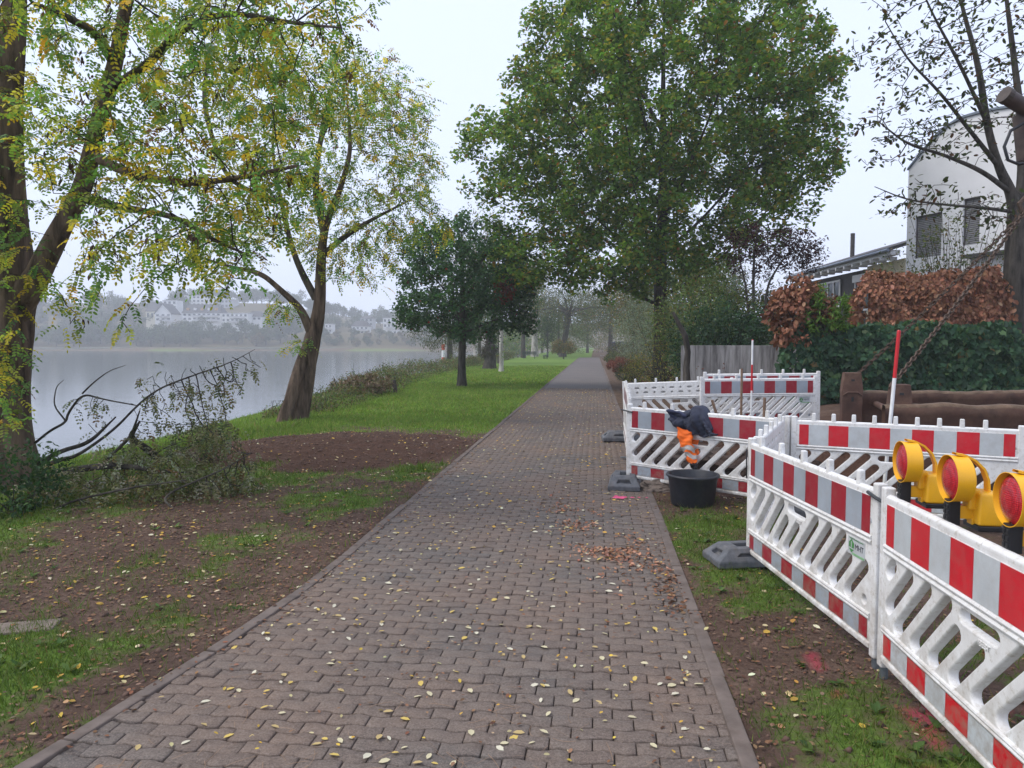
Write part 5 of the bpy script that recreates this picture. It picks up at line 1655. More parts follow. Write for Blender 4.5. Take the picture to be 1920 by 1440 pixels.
clump_tree('ivy_stump', on(-7.6, 52.0), 3.2, (.75, .7, 1.3), 1.4, 70, 26, .10, [(2, (.06, .055, .045)), (2, (.09, .08, .07)), (1, (.05, .065, .03))], 'thick greyish overgrown tree stump near the river bank', tr_=.55, stems=30)
clump_tree('bank_tree', on(-13.5, 84.0), 7, (3.6, 3.0, 2.6), 4.6, 130, 30, .2, [(3, (.07, .10, .05)), (2, (.10, .13, .06))], 'hazy green riverside tree beyond the grey stump', tr_=.25)
for (x, y, h, lab) in ((-1.5, 150, 13, 'dark green tree closing the view above the end of the walk'), (9, 140, 14, 'tree crown right of the far end of the walk'), (-12, 165, 13, 'hazy tree far beyond the benches'), (14, 95, 13, 'tall tree behind the linden at the gardens'), (-22, 190, 12, 'farthest hazy tree on the near bank')):
    clump_tree('park_tree', on(x, y), h, (h * .42, h * .4, h * .38), h * .6, 150, 30, .4, [(3, (.045, .085, .03)), (2, (.08, .11, .03)), (1, (.16, .11, .03))], lab, tr_=.3, group='trees closing the park')
clump_tree('maple_tree', on(4.5, 84), 8, (2.6, 2.6, 2.6), 5.2, 110, 30, .22, [(2, (.20, .10, .03)), (2, (.15, .12, .03)), (1, (.08, .10, .03))], 'rust-tinted small tree by the blue hoarding', tr_=.14)

for (x, y, h, cr_, cz_, cl, lab) in ((-9.0, 68, 9.5, (3.8, 3.2, 3.0), 5.8, [(3, (.06, .11, .03)), (2, (.09, .14, .035))], 'mid green tree behind the pale snag'), (3.4, 66, 9, (2.6, 3, 3.2), 5.6, [(3, (.07, .11, .035)), (2, (.12, .15, .04)), (1.5, (.24, .18, .04))], 'yellow-green tree over the right edge of the far walk'), (-6.0, 120, 13, (6, 4, 4.6), 7.2, [(3, (.07, .12, .035)), (2, (.12, .15, .04))], 'wide hazy green tree behind the leaning willow'), (8, 62, 10, (3.4, 3.2, 3.8), 6, [(3, (.06, .10, .03)), (2, (.09, .13, .035))], 'green tree behind the silvery shrub')):
    clump_tree('park_tree', on(x, y), h, cr_, cz_, 190, 34, .2, cl, lab, tr_=.2, group='trees closing the park')

for (x, y, rx, rz_, cl, lab) in ((-13, 128, 5, 3.2, GREENS_LINDEN, 'broad green thicket far left beyond the benches'), (-5, 134, 5, 3.4, [(3, (.09, .15, .04)), (2, (.16, .20, .05))], 'green thicket behind the leaning willow'), (1.5, 160, 5, 4.5, [(3, (.12, .15, .045)), (2, (.24, .18, .05))], 'yellowish thicket closing the far end of the walk'), (9.5, 128, 4.5, 4.0, [(3, (.10, .13, .04)), (2, (.26, .15, .05))], 'rusty green thicket right of the far end of the walk'), (8.0, 92, 3.6, 3.4, G_OLIVE, 'olive thicket right of the walk before the hoarding'), (5.2, 50, 1.8, 1.6, G_GREY, 'pale leafy shrub between the silvery shrub and the far walk')):
    bush('thicket', on(x, y), (rx, 3.0, rz_), 170, 34, .26, cl, 'oval', lab, spread=1.0, stems=12, group='thickets closing the park')

# pale snag on the lawn
t = empty('pale_snag', on(-6.19, 47.7))
tag(t, 'pale bare broken trunk standing on the lawn', 'tree')
trunk_mesh([(0, 0, -.1), (0, 0, .4), (-.02, 0, 1.4), (-.02, 0, 2.4), (.01, 0, 3.1)], [.19, .155, .15, .14, .12], BARK_PALE, t, 12, flare=.2)
P = tufts(np.array([(.12, -.1, 1.0), (.1, -.1, 1.3), (-.1, -.1, 1.1)]), 30, .22)
link('shoots', leaf_mesh('shoots', P, rng.normal(0, 1, P.shape), rng.normal(0, 1, P.shape) + [0, 0, 1], .09, palette(len(P), GREENS_LINDEN), 'oval'), t)
# leaning wooden post
o = MB().tube([(0, 0, -.1), (-.02, 0, .2), (-.075, 0, .52)], [.09, .085, .08], 9).build('wooden_post', simple('old_post', (.07, .055, .045), .9, .4, 14, .5, .01), smooth=True)
o.location = on(-7.38, 26.16)
tag(o, 'short leaning weathered wooden post at the lawn edge', 'post')
# river marker
nx_, ny_ = (-15.037, 70.746, 0.0)[:2]
t = empty('river_marker', (nx_, ny_, float(gz(nx_, ny_)) - .1))
tag(t, 'red and white banded river marker post beyond the brambles', 'marker post')
zb = 0
for i, (ln, c) in enumerate(((1.05, 'w'), (.62, 'r'), (.72, 'w'), (.62, 'r'), (.68, 'w'))):
    o = MB().tube([(0, 0, zb), (0, 0, zb + ln)], .16, 12).build('band', simple('marker_red', (.5, .07, .04), .5) if c == 'r' else WHITE_P, t, smooth=True)
    zb += ln
t.location.z = 2.55 - zb
# benches
def bench(loc, rz, label):
    t = empty('park_bench', loc, rz)
    tag(t, label, 'bench', 'park benches on the far lawn')
    BM = simple('bench_green', (.02, .04, .032), .6, .2, 8)
    for i in range(4): MB().box((0, -.18 + .13 * i, .45), (1.85, .10, .04)).build('seat_slat', BM, t)
    for i in range(3): MB().box((0, .29 + .03 * i, .58 + .13 * i), (1.85, .035, .10)).build('back_slat', BM, t)
    for x in (-.7, .7):
        MB().box((x, -.12, .21), (.07, .07, .43)).box((x, .20, .21), (.07, .07, .43)).box((x, .04, .40), (.07, .45, .05)).build('leg', BM, t)
        MB().box((x, .31, .65), (.06, .05, .55)).build('back_support', BM, t)
bench(on(-8.3, 91.5), R(2), 'dark green park bench seen from behind its front on the far lawn')
bench(on(-6.1, 88.9), R(-80), 'dark park bench turned side-on beside the small weeping tree')
bench(on(-11.9, 88.0), R(60), 'dark bench half hidden behind the pale snag')
# blue hoarding and white posts at the end
t = empty('blue_hoarding', on(4.9, 142), R(-4))
tag(t, 'blue site hoarding at the far end of the walk', 'hoarding')
BL = simple('hoarding_blue', (.03, .06, .14), .5, .15, 3)
for i in range(5): MB().box((-1.8 + .95 * i, 0, .95), (.93, .05, 1.9)).build('panel', BL, t)
for i, (x, y, h, lab) in enumerate(((2.6, 128, 2.9, 'left of two slim white posts before the blue hoarding'), (4.0, 128, 3.6, 'taller right one of two slim white posts before the blue hoarding'))):
    o = MB().tube([(0, 0, -.1), (0, 0, h)], .07, 8).build('white_post', WHITE_P)
    o.location = on(x, y)
    tag(o, lab, 'post')
o = MB().box((0, 0, .35), (2.6, .8, .5), taper=.85).build('white_planter', FRAMEW, bevel=.05)
o.location = on(4.4, 122)
tag(o, 'low white block at the far bend of the walk', 'block')

# ------------------------------------------------------------------ brambles along the bank
t = empty('bramble_hedge', on(-8.6, 22))
tag(t, 'long low bramble and scrub hedge running along the river bank', 'hedge')
ctrl = np.array([(-8.0, 18.4), (-8.3, 22), (-8.9, 27), (-9.8, 33), (-10.6, 42), (-11.2, 55), (-11.8, 70), (-12.5, 100)])
cw_ = np.array([1.0, 1.3, 1.4, 1.5, 1.5, 1.7, 2.0, 2.2]); ch_ = np.array([.35, .55, .6, .75, .8, .85, .95, 1.1])
n = 2300
u = rng.random(n) ** 1.5
yy = 18.2 + u * 80
xc = np.interp(yy, ctrl[:, 1], ctrl[:, 0]); ww = np.interp(yy, ctrl[:, 1], cw_); hh = np.interp(yy, ctrl[:, 1], ch_)
v = rng.uniform(-1, 1, n)
hx_ = hh * (1 - v * v) ** .5 * (.45 + .9 * vnoise(xc + v * ww, yy, 1.1, 81))
C0 = np.stack([xc + v * ww, yy, np.maximum(gz(xc + v * ww, yy, False), -1.4) + hx_ * rng.random(n) ** .35], 1)
per = 13
P = tufts(C0, per, .22)
n = len(P)
sz = np.repeat(.055 + .0016 * (yy - 18), per) * rng.uniform(.7, 1.4, n)
ct = np.repeat(rng.normal(1, .22, (len(C0), 1)), per, axis=0)
o = link('foliage', leaf_mesh('foliage', P, rng.normal(0, 1, (n, 3)) + [0, 0, -.3], rng.normal(0, .7, (n, 3)) + [0, 0, 1], sz, np.clip(palette(n, G_BRAMB) * ct, .004, .9), 'oval'), t)
child_at_origin(o, t.location)
m = MB()
for i in range(150):
    p = Vector(C0[rng.integers(len(C0))]); q = p + Vector((rng.normal(0, .5), rng.normal(0, .5), rng.uniform(.0, .45)))
    m.tube([p - Vector((0, 0, .3)), p.lerp(q, .6) + Vector((0, 0, .15)), q], [.006, .005, .002], 4, False)
child_at_origin(m.build('canes', TWIG, t), t.location)
# dry tall grass tuft by the post
bush('dry_grass_tuft', on(-8.4, 25.2), (1.1, 1.4, .4), 110, 22, .16, [(2, (.22, .16, .10)), (2, (.16, .11, .07)), (1, (.12, .11, .04))], 'long', 'pale dry grass tuft beside the leaning wooden post', 'grass clump', mat=LEAF_DRY, stems=4)

# ------------------------------------------------------------------ cut branches lying left
def fallen(base, skel, rads, att, step, per, nl, length, size, colors, label, keep=.5):
    t = empty('cut_branch', base)
    tag(t, label, 'branch', 'cut branches left on the verge')
    pos, par, nsk = grow(skel, att, step, step * 1.1, iters=40, wob=.35)
    r = radii(par, .004, 2.3)
    for i, (pl, rd) in enumerate(zip(skel, rads)):
        child_at_origin(trunk_mesh(pl['p'], rd, BARK_DARK, t, 8, .15, i, 'bough'), base)
    child_at_origin(limbs('twigs', pos, par, np.minimum(r, .012), TWIG, t, 4, skip=nsk), base)
    tips = np.array([i for i in range(nsk, len(pos)) if rng.random() < keep])
    P, A, N, S_, Cc = compound(tips, pos, par, per, nl, length, size, colors, 1.2)
    child_at_origin(link('leaves', leaf_mesh('leaves', P, A, N, S_, Cc, 'oval', width=1.1), t), base)
    return t
WILT = [(3, (.11, .13, .05)), (2, (.16, .17, .07)), (2, (.21, .20, .10)), (1, (.18, .12, .06)), (1, (.08, .11, .04))]
bb = (-7.415, 8.711, 0.142)
sk = [dict(p=[(-7.450, 8.707, 0.128), (-6.996, 8.659, 0.330), (-6.692, 8.593, 0.388), (-6.133, 8.556, 0.742), (-5.740, 8.501, 1.094), (-5.406, 8.438, 1.303), (-4.902, 8.396, 1.474), (-4.416, 8.351, 1.622), (-4.075, 8.289, 1.786)]),
      dict(p=[(-7.464, 8.806, 0.514), (-7.245, 8.831, 0.694), (-6.955, 8.764, 0.812), (-6.929, 8.767, 0.933), (-6.660, 8.697, 1.202), (-6.311, 8.636, 1.133), (-5.774, 8.497, 1.073)]),
      dict(p=[(-7.505, 8.801, 0.190), (-7.066, 8.751, 0.421), (-6.591, 8.705, 0.556), (-6.167, 8.653, 0.904)]),
      dict(p=[(-6.660, 8.697, 1.202), (-6.489, 8.717, 1.363), (-6.231, 8.646, 1.506), (-6.023, 8.669, 1.575)], **{'from': 1}),
      dict(p=[(-6.954, 8.764, 0.827), (-7.115, 8.745, 1.039), (-7.072, 8.751, 1.287), (-6.963, 8.763, 1.379)], **{'from': 1})]
rd = [[.036, .028, .021, .016, .013, .011, .009, .006, .003], [.018, .017, .016, .016, .014, .010, .007], [.034, .030, .025, .010], [.012, .009, .006, .003], [.012, .009, .006, .003]]
att = np.concatenate([ell(90, (-4.886, 8.398, 1.323), (.75, .35, .32)), ell(34, (-5.478, 8.430, 1.082), (.4, .3, .25)), ell(26, (-4.372, 8.356, 1.557), (.4, .3, .2)), ell(20, (-6.520, 8.613, 1.022), (.2, .2, .25)), ell(30, (-4.777, 8.309, 0.902), (.35, .3, .3))])
fallen(bb, sk, rd, att, .09, 2, 9, .15, .042, WILT, 'dark cut locust branch arching up in front of the water', .5)
bb = (-6.110, 9.490)
bb = (bb[0], bb[1], .1)
sk = [dict(p=[(-5.792, 8.998, 0.298), (-5.862, 8.789, 0.485), (-5.996, 8.673, 0.639), (-5.796, 8.595, 0.859)]), dict(p=[(-6.233, 8.545, 0.362), (-6.058, 8.565, 0.528), (-5.910, 8.582, 0.666), (-5.729, 8.502, 1.006)]), dict(p=[(-7.352, 8.618, 0.111), (-6.578, 8.505, 0.238), (-5.966, 8.374, 0.327), (-5.242, 8.357, 0.257)]), dict(p=[(-6.397, 7.318, -0.187), (-5.851, 7.381, 0.086), (-5.192, 7.456, 0.237), (-4.593, 7.626, 0.309)]), dict(p=[(-4.606, 7.423, -0.012), (-4.838, 7.497, 0.146), (-4.426, 8.148, 0.343), (-4.294, 8.566, 0.476)])]
rd = [[.05, .045, .04, .012], [.02, .02, .02, .008], [.05, .045, .04, .02], [.014, .013, .012, .006], [.012, .012, .01, .005]]
att = np.concatenate([ell(90, (-5.970, 8.172, 0.175), (.9, .7, .28)), ell(90, (-4.940, 8.089, 0.213), (.8, .7, .25)), ell(60, (-6.122, 7.551, -0.020), (.6, .5, .25)), ell(70, (-4.533, 8.337, 0.142), (.6, .5, .18)), ell(50, (-5.822, 8.592, 0.445), (.5, .4, .25)), ell(50, (-5.074, 9.081, 0.600), (.45, .4, .35))])
fallen(bb, sk, rd, att, .10, 4, 9, .18, .046, WILT + [(4, (.24, .25, .17)), (2, (.32, .31, .22))], 'heap of wilted cut branches with olive leaves on the verge', .9)
bush('leafy_sucker', on(*(-6.360, 7.170)), (.55, .5, .42), 60, 26, .06, [(3, (.03, .075, .025)), (2, (.05, .10, .03))], 'oval', 'fresh green leafy suckers at the foot of the big locust', stems=14, stem_r=.006)
bush('twiggy_sapling', on(*(-5.960, 10.420)), (.5, .4, .38), 50, 16, .05, [(3, (.04, .07, .025)), (1, (.10, .08, .03))], 'oval', 'small twiggy green sapling bush behind the wilted branches', stems=30, stem_r=.005)

# ------------------------------------------------------------------ far bank: houses and hazy trees
FW = [simple('far_white', (.66, .66, .65), .9, .05, 1), simple('far_cream', (.66, .62, .48), .9, .05, 1), simple('far_grey', (.42, .42, .43), .9, .05, 1), simple('far_beige', (.46, .38, .28), .9, .05, 1)]
FR = simple('far_roof', (.06, .056, .06), .9, .2, 1)
FG = simple('far_glass', (.06, .075, .085), .2, .2, 1)
FO = simple('far_awning', (.45, .25, .10), .9, .1, 1)
RZ = R(6.55)
def far_house(lat0, lat1, z0, ze, zr, d, label, wall=0, roof='gable_side', cols=4, rows=2, depth=9.0, balcony=False, name='house', cat='house', dormers=0, found=6.0):
    w = lat1 - lat0
    x, y = far((lat0 + lat1) / 2, d)
    t = empty(name, (x, y, z0), RZ)
    tag(t, label, cat)
    h = ze - z0
    zr = zr - z0
    MB().box((0, depth / 2, (h - found) / 2), (w, depth, h + found)).build('wall', FW[wall], t)
    if roof == 'front':           # gable towards the river
        MB().prism([(-w / 2, h), (w / 2, h), (0, zr - .2)], .02, depth).build('gable', FW[wall], t)
        m = MB()
        for s in (-1, 1):
            m.add([(s * (w / 2 + .5), -.5, h - .4), (0, -.5, zr), (0, depth + .4, zr), (s * (w / 2 + .5), depth + .4, h - .4), (s * (w / 2 + .5), -.5, h - .1), (0, -.5, zr + .35), (0, depth + .4, zr + .35), (s * (w / 2 + .5), depth + .4, h - .1)], [(0, 1, 2, 3), (4, 7, 6, 5), (0, 4, 5, 1), (3, 2, 6, 7), (0, 3, 7, 4)])
        r = m.build('roof', FR, t)
    elif roof == 'side':
        m = MB()
        i_ = min(w * .18, 2.0)
        m.add([(-w / 2 - .4, -.5, h), (w / 2 + .4, -.5, h), (w / 2 + .4, depth + .4, h), (-w / 2 - .4, depth + .4, h), (-w / 2 + i_, depth * .45, zr), (w / 2 - i_, depth * .45, zr)], [(0, 1, 5, 4), (1, 2, 5), (2, 3, 4, 5), (3, 0, 4), (0, 3, 2, 1)])
        r = m.build('roof', FR, t)
        for k in range(dormers):
            xx = -w / 2 + w * (k + .7) / (dormers + .4)
            MB().box((xx, depth * .14, h + (zr - h) * .42), (1.5, 1.8, 1.5)).build('dormer', FW[0] if k % 2 else FO, r)
    else:
        r = MB().box((0, depth / 2, h + .15), (w + .5, depth + .5, .35)).build('roof', FW[2], t)
    for i in range(cols):
        for j in range(rows):
            xx = -w / 2 + w * (i + .5) / cols
            zz = h * (j + .55) / rows
            MB().box((xx, -.03, zz), (w / cols * .5, .1, h / rows * .48)).build('window', FG, t)
    if balcony:
        for j in range(rows):
            zz = h * j / rows
            b = MB().box((w * .12, -.9, zz + .1), (w * .62, 1.7, .25)).build('balcony', FW[0], t)
            MB().box((w * .12, -1.72, zz + .65), (w * .62, .08, .8)).build('railing', FW[2], b)
    return t
D1 = 430.0
far_house(-212.45, -202.90, 15.23, 20.01, 25.74, D1, 'white house with steep pointed gable facing the water', 0, 'front', 3, 2, 12, True)
far_house(-225.47, -217.56, 16.68, 21.96, 27.89, 445, 'dark-roofed house just left of the pointed white gable', 1, 'side', 3, 1)
far_house(-219.75, -210.99, 20.39, 29.15, 29.82, 455, 'pale block behind the pointed white gable house', 0, 'flat', 3, 3)
far_house(-198.49, -175.29, 15.71, 20.54, 26.02, 435, 'long white house with dark mansard roof and dormers', 0, 'side', 8, 2, 11, True, dormers=5)
far_house(-173.76, -158.08, 14.65, 20.09, 20.41, 432, 'low flat white house with terraces right of the mansard house', 0, 'flat', 6, 2, 9, True)
far_house(-226.67, -207.04, 27.78, 35.18, 35.55, 500, 'wide pale apartment block on the hill crest', 0, 'flat', 7, 3, 12, name='apartment_block', cat='apartment block')
far_house(-208.73, -195.27, 26.91, 32.90, 33.27, 505, 'lower hazy block right of the crest apartment block', 2, 'flat', 5, 2, 12, name='apartment_block', cat='apartment block')
far_house(-161.33, -152.53, 15.86, 18.47, 22.06, 440, 'grey hip-roofed house left of the leaning locust trunk', 0, 'side', 3, 1)
far_house(-108.89, -104.84, 2.47, 13.36, 13.67, 420, 'white narrow house with tall pillars right of the leaning trunk', 0, 'flat', 2, 4, 8, True)
far_house(-96.67, -86.68, 7.33, 12.48, 16.03, 435, 'white balconied house on the far slope among trees', 0, 'side', 4, 2, 9, True)
far_house(-98.53, -90.52, 13.34, 18.56, 20.30, 470, 'small pale house above the balconied house', 2, 'side', 3, 2)
far_house(-80.33, -73.00, 11.52, 17.85, 18.52, 450, 'white flat-roofed house left of the beige gable', 0, 'flat', 3, 2, 9, True)
far_house(-73.66, -69.64, 10.22, 15.58, 19.26, 452, 'beige house with pointed gable on the far slope', 3, 'front', 2, 3)
far_house(-70.10, -58.64, 6.91, 14.99, 19.38, 455, 'grey long apartment house with dark roof on the far slope', 2, 'side', 7, 3, 10, True)
far_house(-70.20, -62.96, 2.79, 10.04, 10.35, 425, 'bright white cube house lowest on the far slope', 0, 'flat', 3, 2, 9, True)

def far_crown(h, r, n, colors, size, conifer=False):
    P = []
    if conifer:
        z = rng.random(n) ** 1.3
        a = rng.random(n) * 2 * PI
        rr = r * (1 - z) * (.6 + .4 * rng.random(n))
        P = np.stack([rr * np.cos(a), rr * np.sin(a), .1 * h + z * .9 * h], 1)
    else:
        cc = ell(26, (0, 0, h * .56), (r, r, h * .43), .4, .45)
        P = tufts(cc, n // 26, r * .36)
    n = len(P)
    ct = np.repeat(rng.normal(1, .2, (n // 20 + 1, 1)), 20, axis=0)[:n]
    return leaf_mesh('crown', P, rng.normal(0, 1, (n, 3)), rng.normal(0, .8, (n, 3)) + [0, 0, 1], size * rng.uniform(.7, 1.4, n), np.clip(palette(n, colors) * ct, .004, .9), 'oval')
FT = [(far_crown(10, 4.6, 1500, [(3, (.04, .065, .025)), (1, (.07, .09, .03))], .75), 'green'), (far_crown(11, 4.8, 1500, [(3, (.055, .08, .03)), (1, (.10, .10, .035))], .75), 'light'), (far_crown(9.5, 4.0, 1400, [(2, (.15, .10, .035)), (2, (.10, .09, .03))], .7), 'rust'), (far_crown(16, 3.4, 1500, G_CONIF, .8, True), 'conifer')]
FTR = MB().tube([(0, 0, -1.5), (0, 0, 2), (0, 0, 6)], [.4, .32, .15], 7).mesh('trunk', BARK_DARK)
LAB = {'green': 'hazy rounded green tree', 'light': 'hazy light olive tree', 'rust': 'hazy rust-coloured autumn tree', 'conifer': 'hazy pointed dark conifer'}
def far_tree(lat, d, k, s, where):
    x, y = far(lat, d)
    t = empty('far_tree', (x, y, float(gz(x, y, False)) - .3), random.uniform(0, 6))
    me, nm = FT[k]
    t.scale = (s * random.uniform(.9, 1.15), s * random.uniform(.9, 1.15), s)
    tag(t, LAB[nm] + ' ' + where, 'tree', nm + ' far trees ' + where)
    link('crown', me, t)
    link('trunk', FTR, t)
for row, (d0, s0) in enumerate(((384, .86), (392, .98), (404, 1.0))):
    la = -290 + row * 3.3
    while la < -20:
        k = random.choices((0, 1, 2), (5, 3, 1.3))[0]
        if row == 0 and random.random() < .35: la += 5; continue
        far_tree(la, d0 + random.uniform(-3, 3), k, (.55 if la > -118 else 1.0) * s0 * random.uniform(.75, 1.2), ('directly on the far shore', 'in the second row behind the far shore', 'at the foot of the far slope')[row])
        la += random.uniform(6, 9.5)
# hillside among and above the houses
for la, d, k, s in [(random.uniform(-330, -222), random.uniform(425, 500), random.choices((0, 1, 3), (4, 2, .4))[0], random.uniform(.9, 1.4)) for _ in range(34)] + [(random.uniform(-225, -140), random.uniform(452, 474), random.choices((0, 1, 2), (3, 2, .6))[0], random.uniform(.5, .8)) for _ in range(14)] + [(random.uniform(-160, -110), random.uniform(430, 480), random.choices((0, 1, 2), (3, 2, .5))[0], random.uniform(.7, 1.1)) for _ in range(20)] + [(random.uniform(-250, -40), random.uniform(530, 560), random.choices((0, 1), (4, 2))[0], random.uniform(.9, 1.3)) for _ in range(46)] + [(random.uniform(-108, -45), random.uniform(440, 500), random.choices((0, 1, 2), (3, 2, .5))[0], random.uniform(.6, .95)) for _ in range(14)]:
    far_tree(la, d, k, s, 'along the far hill crest' if d > 520 else 'on the far slope left of the gable house' if la < -222 else 'between the far houses' if la < -140 else 'on the far slope right of the leaning trunk')
# quay strip: a low pale wall on the far shore
q0, q1 = far(-300, 361.0), far(-15, 361.0)
o = MB().add([(*q0, -1.6), (*q1, -1.6), (*q1, .25), (*q0, .25), (*far(-300, 362), -1.6), (*far(-15, 362), -1.6), (*far(-15, 362), .25), (*far(-300, 362), .25)], [(0, 1, 2, 3), (3, 2, 6, 7), (4, 7, 6, 5)]).build('quay_wall', simple('quay_stone', (.20, .20, .15), .9, .2, .4))
tag(o, 'low pale quay wall along the far shore', 'wall')

# ------------------------------------------------------------------ grass, litter
def blades(P, h, w, cols):
    n = len(P)
    a = rng.random(n) * 2 * PI
    s = np.stack([np.cos(a), np.sin(a), np.zeros(n)], 1) * w[:, None]
    lean = np.stack([rng.normal(0, .5, n), rng.normal(0, .5, n), np.ones(n)], 1) * h[:, None]
    V = np.stack([P - s, P + s, P + lean], 1).reshape(-1, 3)
    F = np.arange(n * 3).reshape(-1, 3)
    return V, F, np.repeat(cols, 3, axis=0)
def scatter(x0, x1, y0, y1, n, fn):
    x = rng.uniform(x0, x1, n); y = rng.uniform(y0, y1, n)
    k = rng.random(n) < fn(x, y)
    return x[k], y[k]
GR = [(4, (.11, .195, .032)), (3, (.16, .26, .044)), (2, (.22, .31, .058)), (1.0, (.27, .24, .09))]
parts = []
for (x0, x1, y0, y1, n, hh_, ww_) in ((-7.5, -2.1, 2.4, 6.0, 110000, .046, .0030), (-8.5, -2.1, 6.0, 10.5, 52000, .045, .0045), (-9, -2.1, 10, 18, 80000, .048, .008), (-10.5, -2.1, 18, 32, 90000, .05, .015), (-14.5, -6.5, 12, 30, 60000, .07, .014), (.70, 3.6, 2.3, 9.0, 100000, .042, .0032), (-11, -2.1, 32, 60, 60000, .06, .03)):
    x, y = scatter(x0, x1, y0, y1, n, lambda a, b: cover(a, b) ** 1.4)
    k = (x < path_left(y) - .08) | (x > XR + .08)
    x, y = x[k], y[k]
    z = gz(x, y)
    k = z > -1.45
    x, y, z = x[k], y[k], z[k]
    m_ = len(x)
    tone = (.75 + .5 * fbm(x, y, .8, 91)) * (.68 + .52 * sstep(y, 10, 17))
    parts.append(blades(np.stack([x, y, z - .004], 1), hh_ * (.4 + rng.gamma(2.0, .32, m_)), ww_ * rng.uniform(.7, 1.3, m_), np.clip(palette(m_, GR, .15) * tone[:, None], .004, .9)))
off = 0
VV, FF, CC = [], [], []
for v, f, c in parts:
    VV.append(v); FF.append(f + off); CC.append(c); off += len(v)
o = link('grass', mesh_np('grass', np.concatenate(VV), np.concatenate(FF), LEAF, np.concatenate(CC)))
tag(o, 'short patchy green grass of the lawn and verges', 'grass', kind='stuff')

YEL = [(4, (.50, .42, .22)), (3, (.55, .36, .06)), (2, (.42, .25, .05)), (2, (.36, .20, .10)), (2, (.60, .54, .36))]
BRN = [(3, (.16, .075, .04)), (2, (.22, .10, .05)), (2, (.26, .15, .08)), (1, (.10, .05, .03))]
def lie(x, y, z, size, colors, kind='oval', tilt=.22):
    n = len(x)
    a = rng.random(n) * 2 * PI
    A = np.stack([np.cos(a), np.sin(a), rng.normal(0, tilt * .6, n)], 1)
    N = np.stack([rng.normal(0, tilt, n), rng.normal(0, tilt, n), np.ones(n)], 1)
    return (np.stack([x, y, z + .006 + .012 * rng.random(n)], 1), A, N, size * rng.uniform(.6, 1.3, n), palette(n, colors, .15))
L_ = []
def add_lie(x0, x1, y0, y1, n, fn, size, colors, on_path=False, **kw):
    x, y = scatter(x0, x1, y0, y1, n, fn)
    z = np.zeros(len(x)) if on_path else gz(x, y)
    L_.append(lie(x, y, z, size, colors, **kw))
one = lambda a, b: np.ones(len(a))
add_lie(-7, -2.2, 2.5, 10, 1300, one, .042, YEL)
add_lie(-6.5, -2.2, 2.5, 10, 9000, lambda a, b: 1.15 - cover(a, b), .029, BRN + [(3, (.20, .13, .09))])
add_lie(-6.5, -2.2, 9.5, 15, 420, one, .048, YEL)
add_lie(-10, -2.2, 15, 45, 1100, one, .06, YEL)
add_lie(.7, 3.4, 2.3, 9, 260, one, .05, YEL)
add_lie(.7, 3.6, 2.3, 9, 4200, lambda a, b: 1.15 - cover(a, b), .030, BRN + [(3, (.20, .13, .09))])
edge_l = lambda a, b: np.exp(-((a - path_left(b)) / .13) ** 2) * (.3 + fbm(a, b, 1.0, 95))
add_lie(-2.7, -1.8, 2.5, 30, 5200, edge_l, .032, BRN, True)
add_lie(-2.1, .6, 7, 30, 1500, one, .046, YEL, True)
add_lie(-2.1, .6, 3, 9, 900, one, .026, BRN + YEL[:2], True)
edge_r = lambda a, b: np.exp(-((a - .6) / .2) ** 2) * (fbm(a, b, 1.2, 97) > .52)
add_lie(-.2, .66, 2.5, 24, 3000, edge_r, .034, BRN, True)
heap = lambda a, b: np.exp(-(((a - .12 - (6.6 - b) * .28) / .27) ** 2 + ((b - 6.8) / 1.0) ** 2)) * sstep(fbm(a, b, .32, 99), .40, .62)
add_lie(-.8, .66, 5, 9, 13000, heap, .036, [(3, (.34, .16, .09)), (2, (.44, .24, .15)), (2, (.24, .11, .07))], True, tilt=.5)
add_lie(-.4, .66, 4.9, 5.9, 900, lambda a, b: np.exp(-((a - .58) / .1) ** 2), .036, BRN, True, tilt=.5)
cat_ = [np.concatenate([q[i] for q in L_]) for i in range(5)]
o = link('fallen_leaves', leaf_mesh('fallen_leaves', *cat_, 'oval', LEAF_DRY, 1.25))
tag(o, 'scattered small yellow and brown leaves on paving, soil and lawn', 'fallen leaves', kind='stuff')
# thin leaf stalks on the paving
m_ = 420
x = rng.uniform(-2.1, .6, m_); y = 2.8 + 6 * rng.random(m_) ** 1.6
VV, FF = [], []
for i in range(m_):
    a = rng.random() * 6.28; l = rng.uniform(.05, .15); b = rng.normal(0, .5)
    px_, py2 = x[i], y[i]
    for s in range(5):
        VV.append((px_ - .001 * math.sin(a), py2 + .001 * math.cos(a), .006)); VV.append((px_ + .001 * math.sin(a), py2 - .001 * math.cos(a), .0065))
        px_ += math.cos(a) * l / 4; py2 += math.sin(a) * l / 4; a += b / 3
        if s: q = len(VV); FF.append((q - 4, q - 3, q - 1, q - 2))
o = link('leaf_stalks', mesh_np('leaf_stalks', np.array(VV), np.array(FF), simple('stalk', (.24, .15, .09), .8, .3, 5)))
tag(o, 'thin brown leaf stalks lying on the paving', 'leaf stalks', kind='stuff')
# the largest leaves on the paving, one by one
lm = []
for c in ((.58, .52, .33), (.60, .44, .12), (.48, .36, .16), (.62, .58, .44)):
    T0 = np.array([(0, 0, 0)]); 
    lm.append(leaf_mesh('fallen_leaf', T0, np.array([(1, 0, .03)]), np.array([(0, .1, 1.0)]), np.array([.055]), np.array([c]), 'oval', LEAF_DRY, 1.15))
for i in range(240):
    y_ = 3.0 + 4.2 * random.random() ** 1.35
    x_ = random.uniform(float(path_left(y_)) + .05, .6)
    o = link('fallen_leaf', random.choice(lm), None, (x_, y_, .006), (random.gauss(0, .12), random.gauss(0, .12), random.uniform(0, 6.28)), random.uniform(.6, 1.15))
    tag(o, 'small pale yellow oval leaf fallen on the near paving', 'leaf', 'single leaves on the near paving')

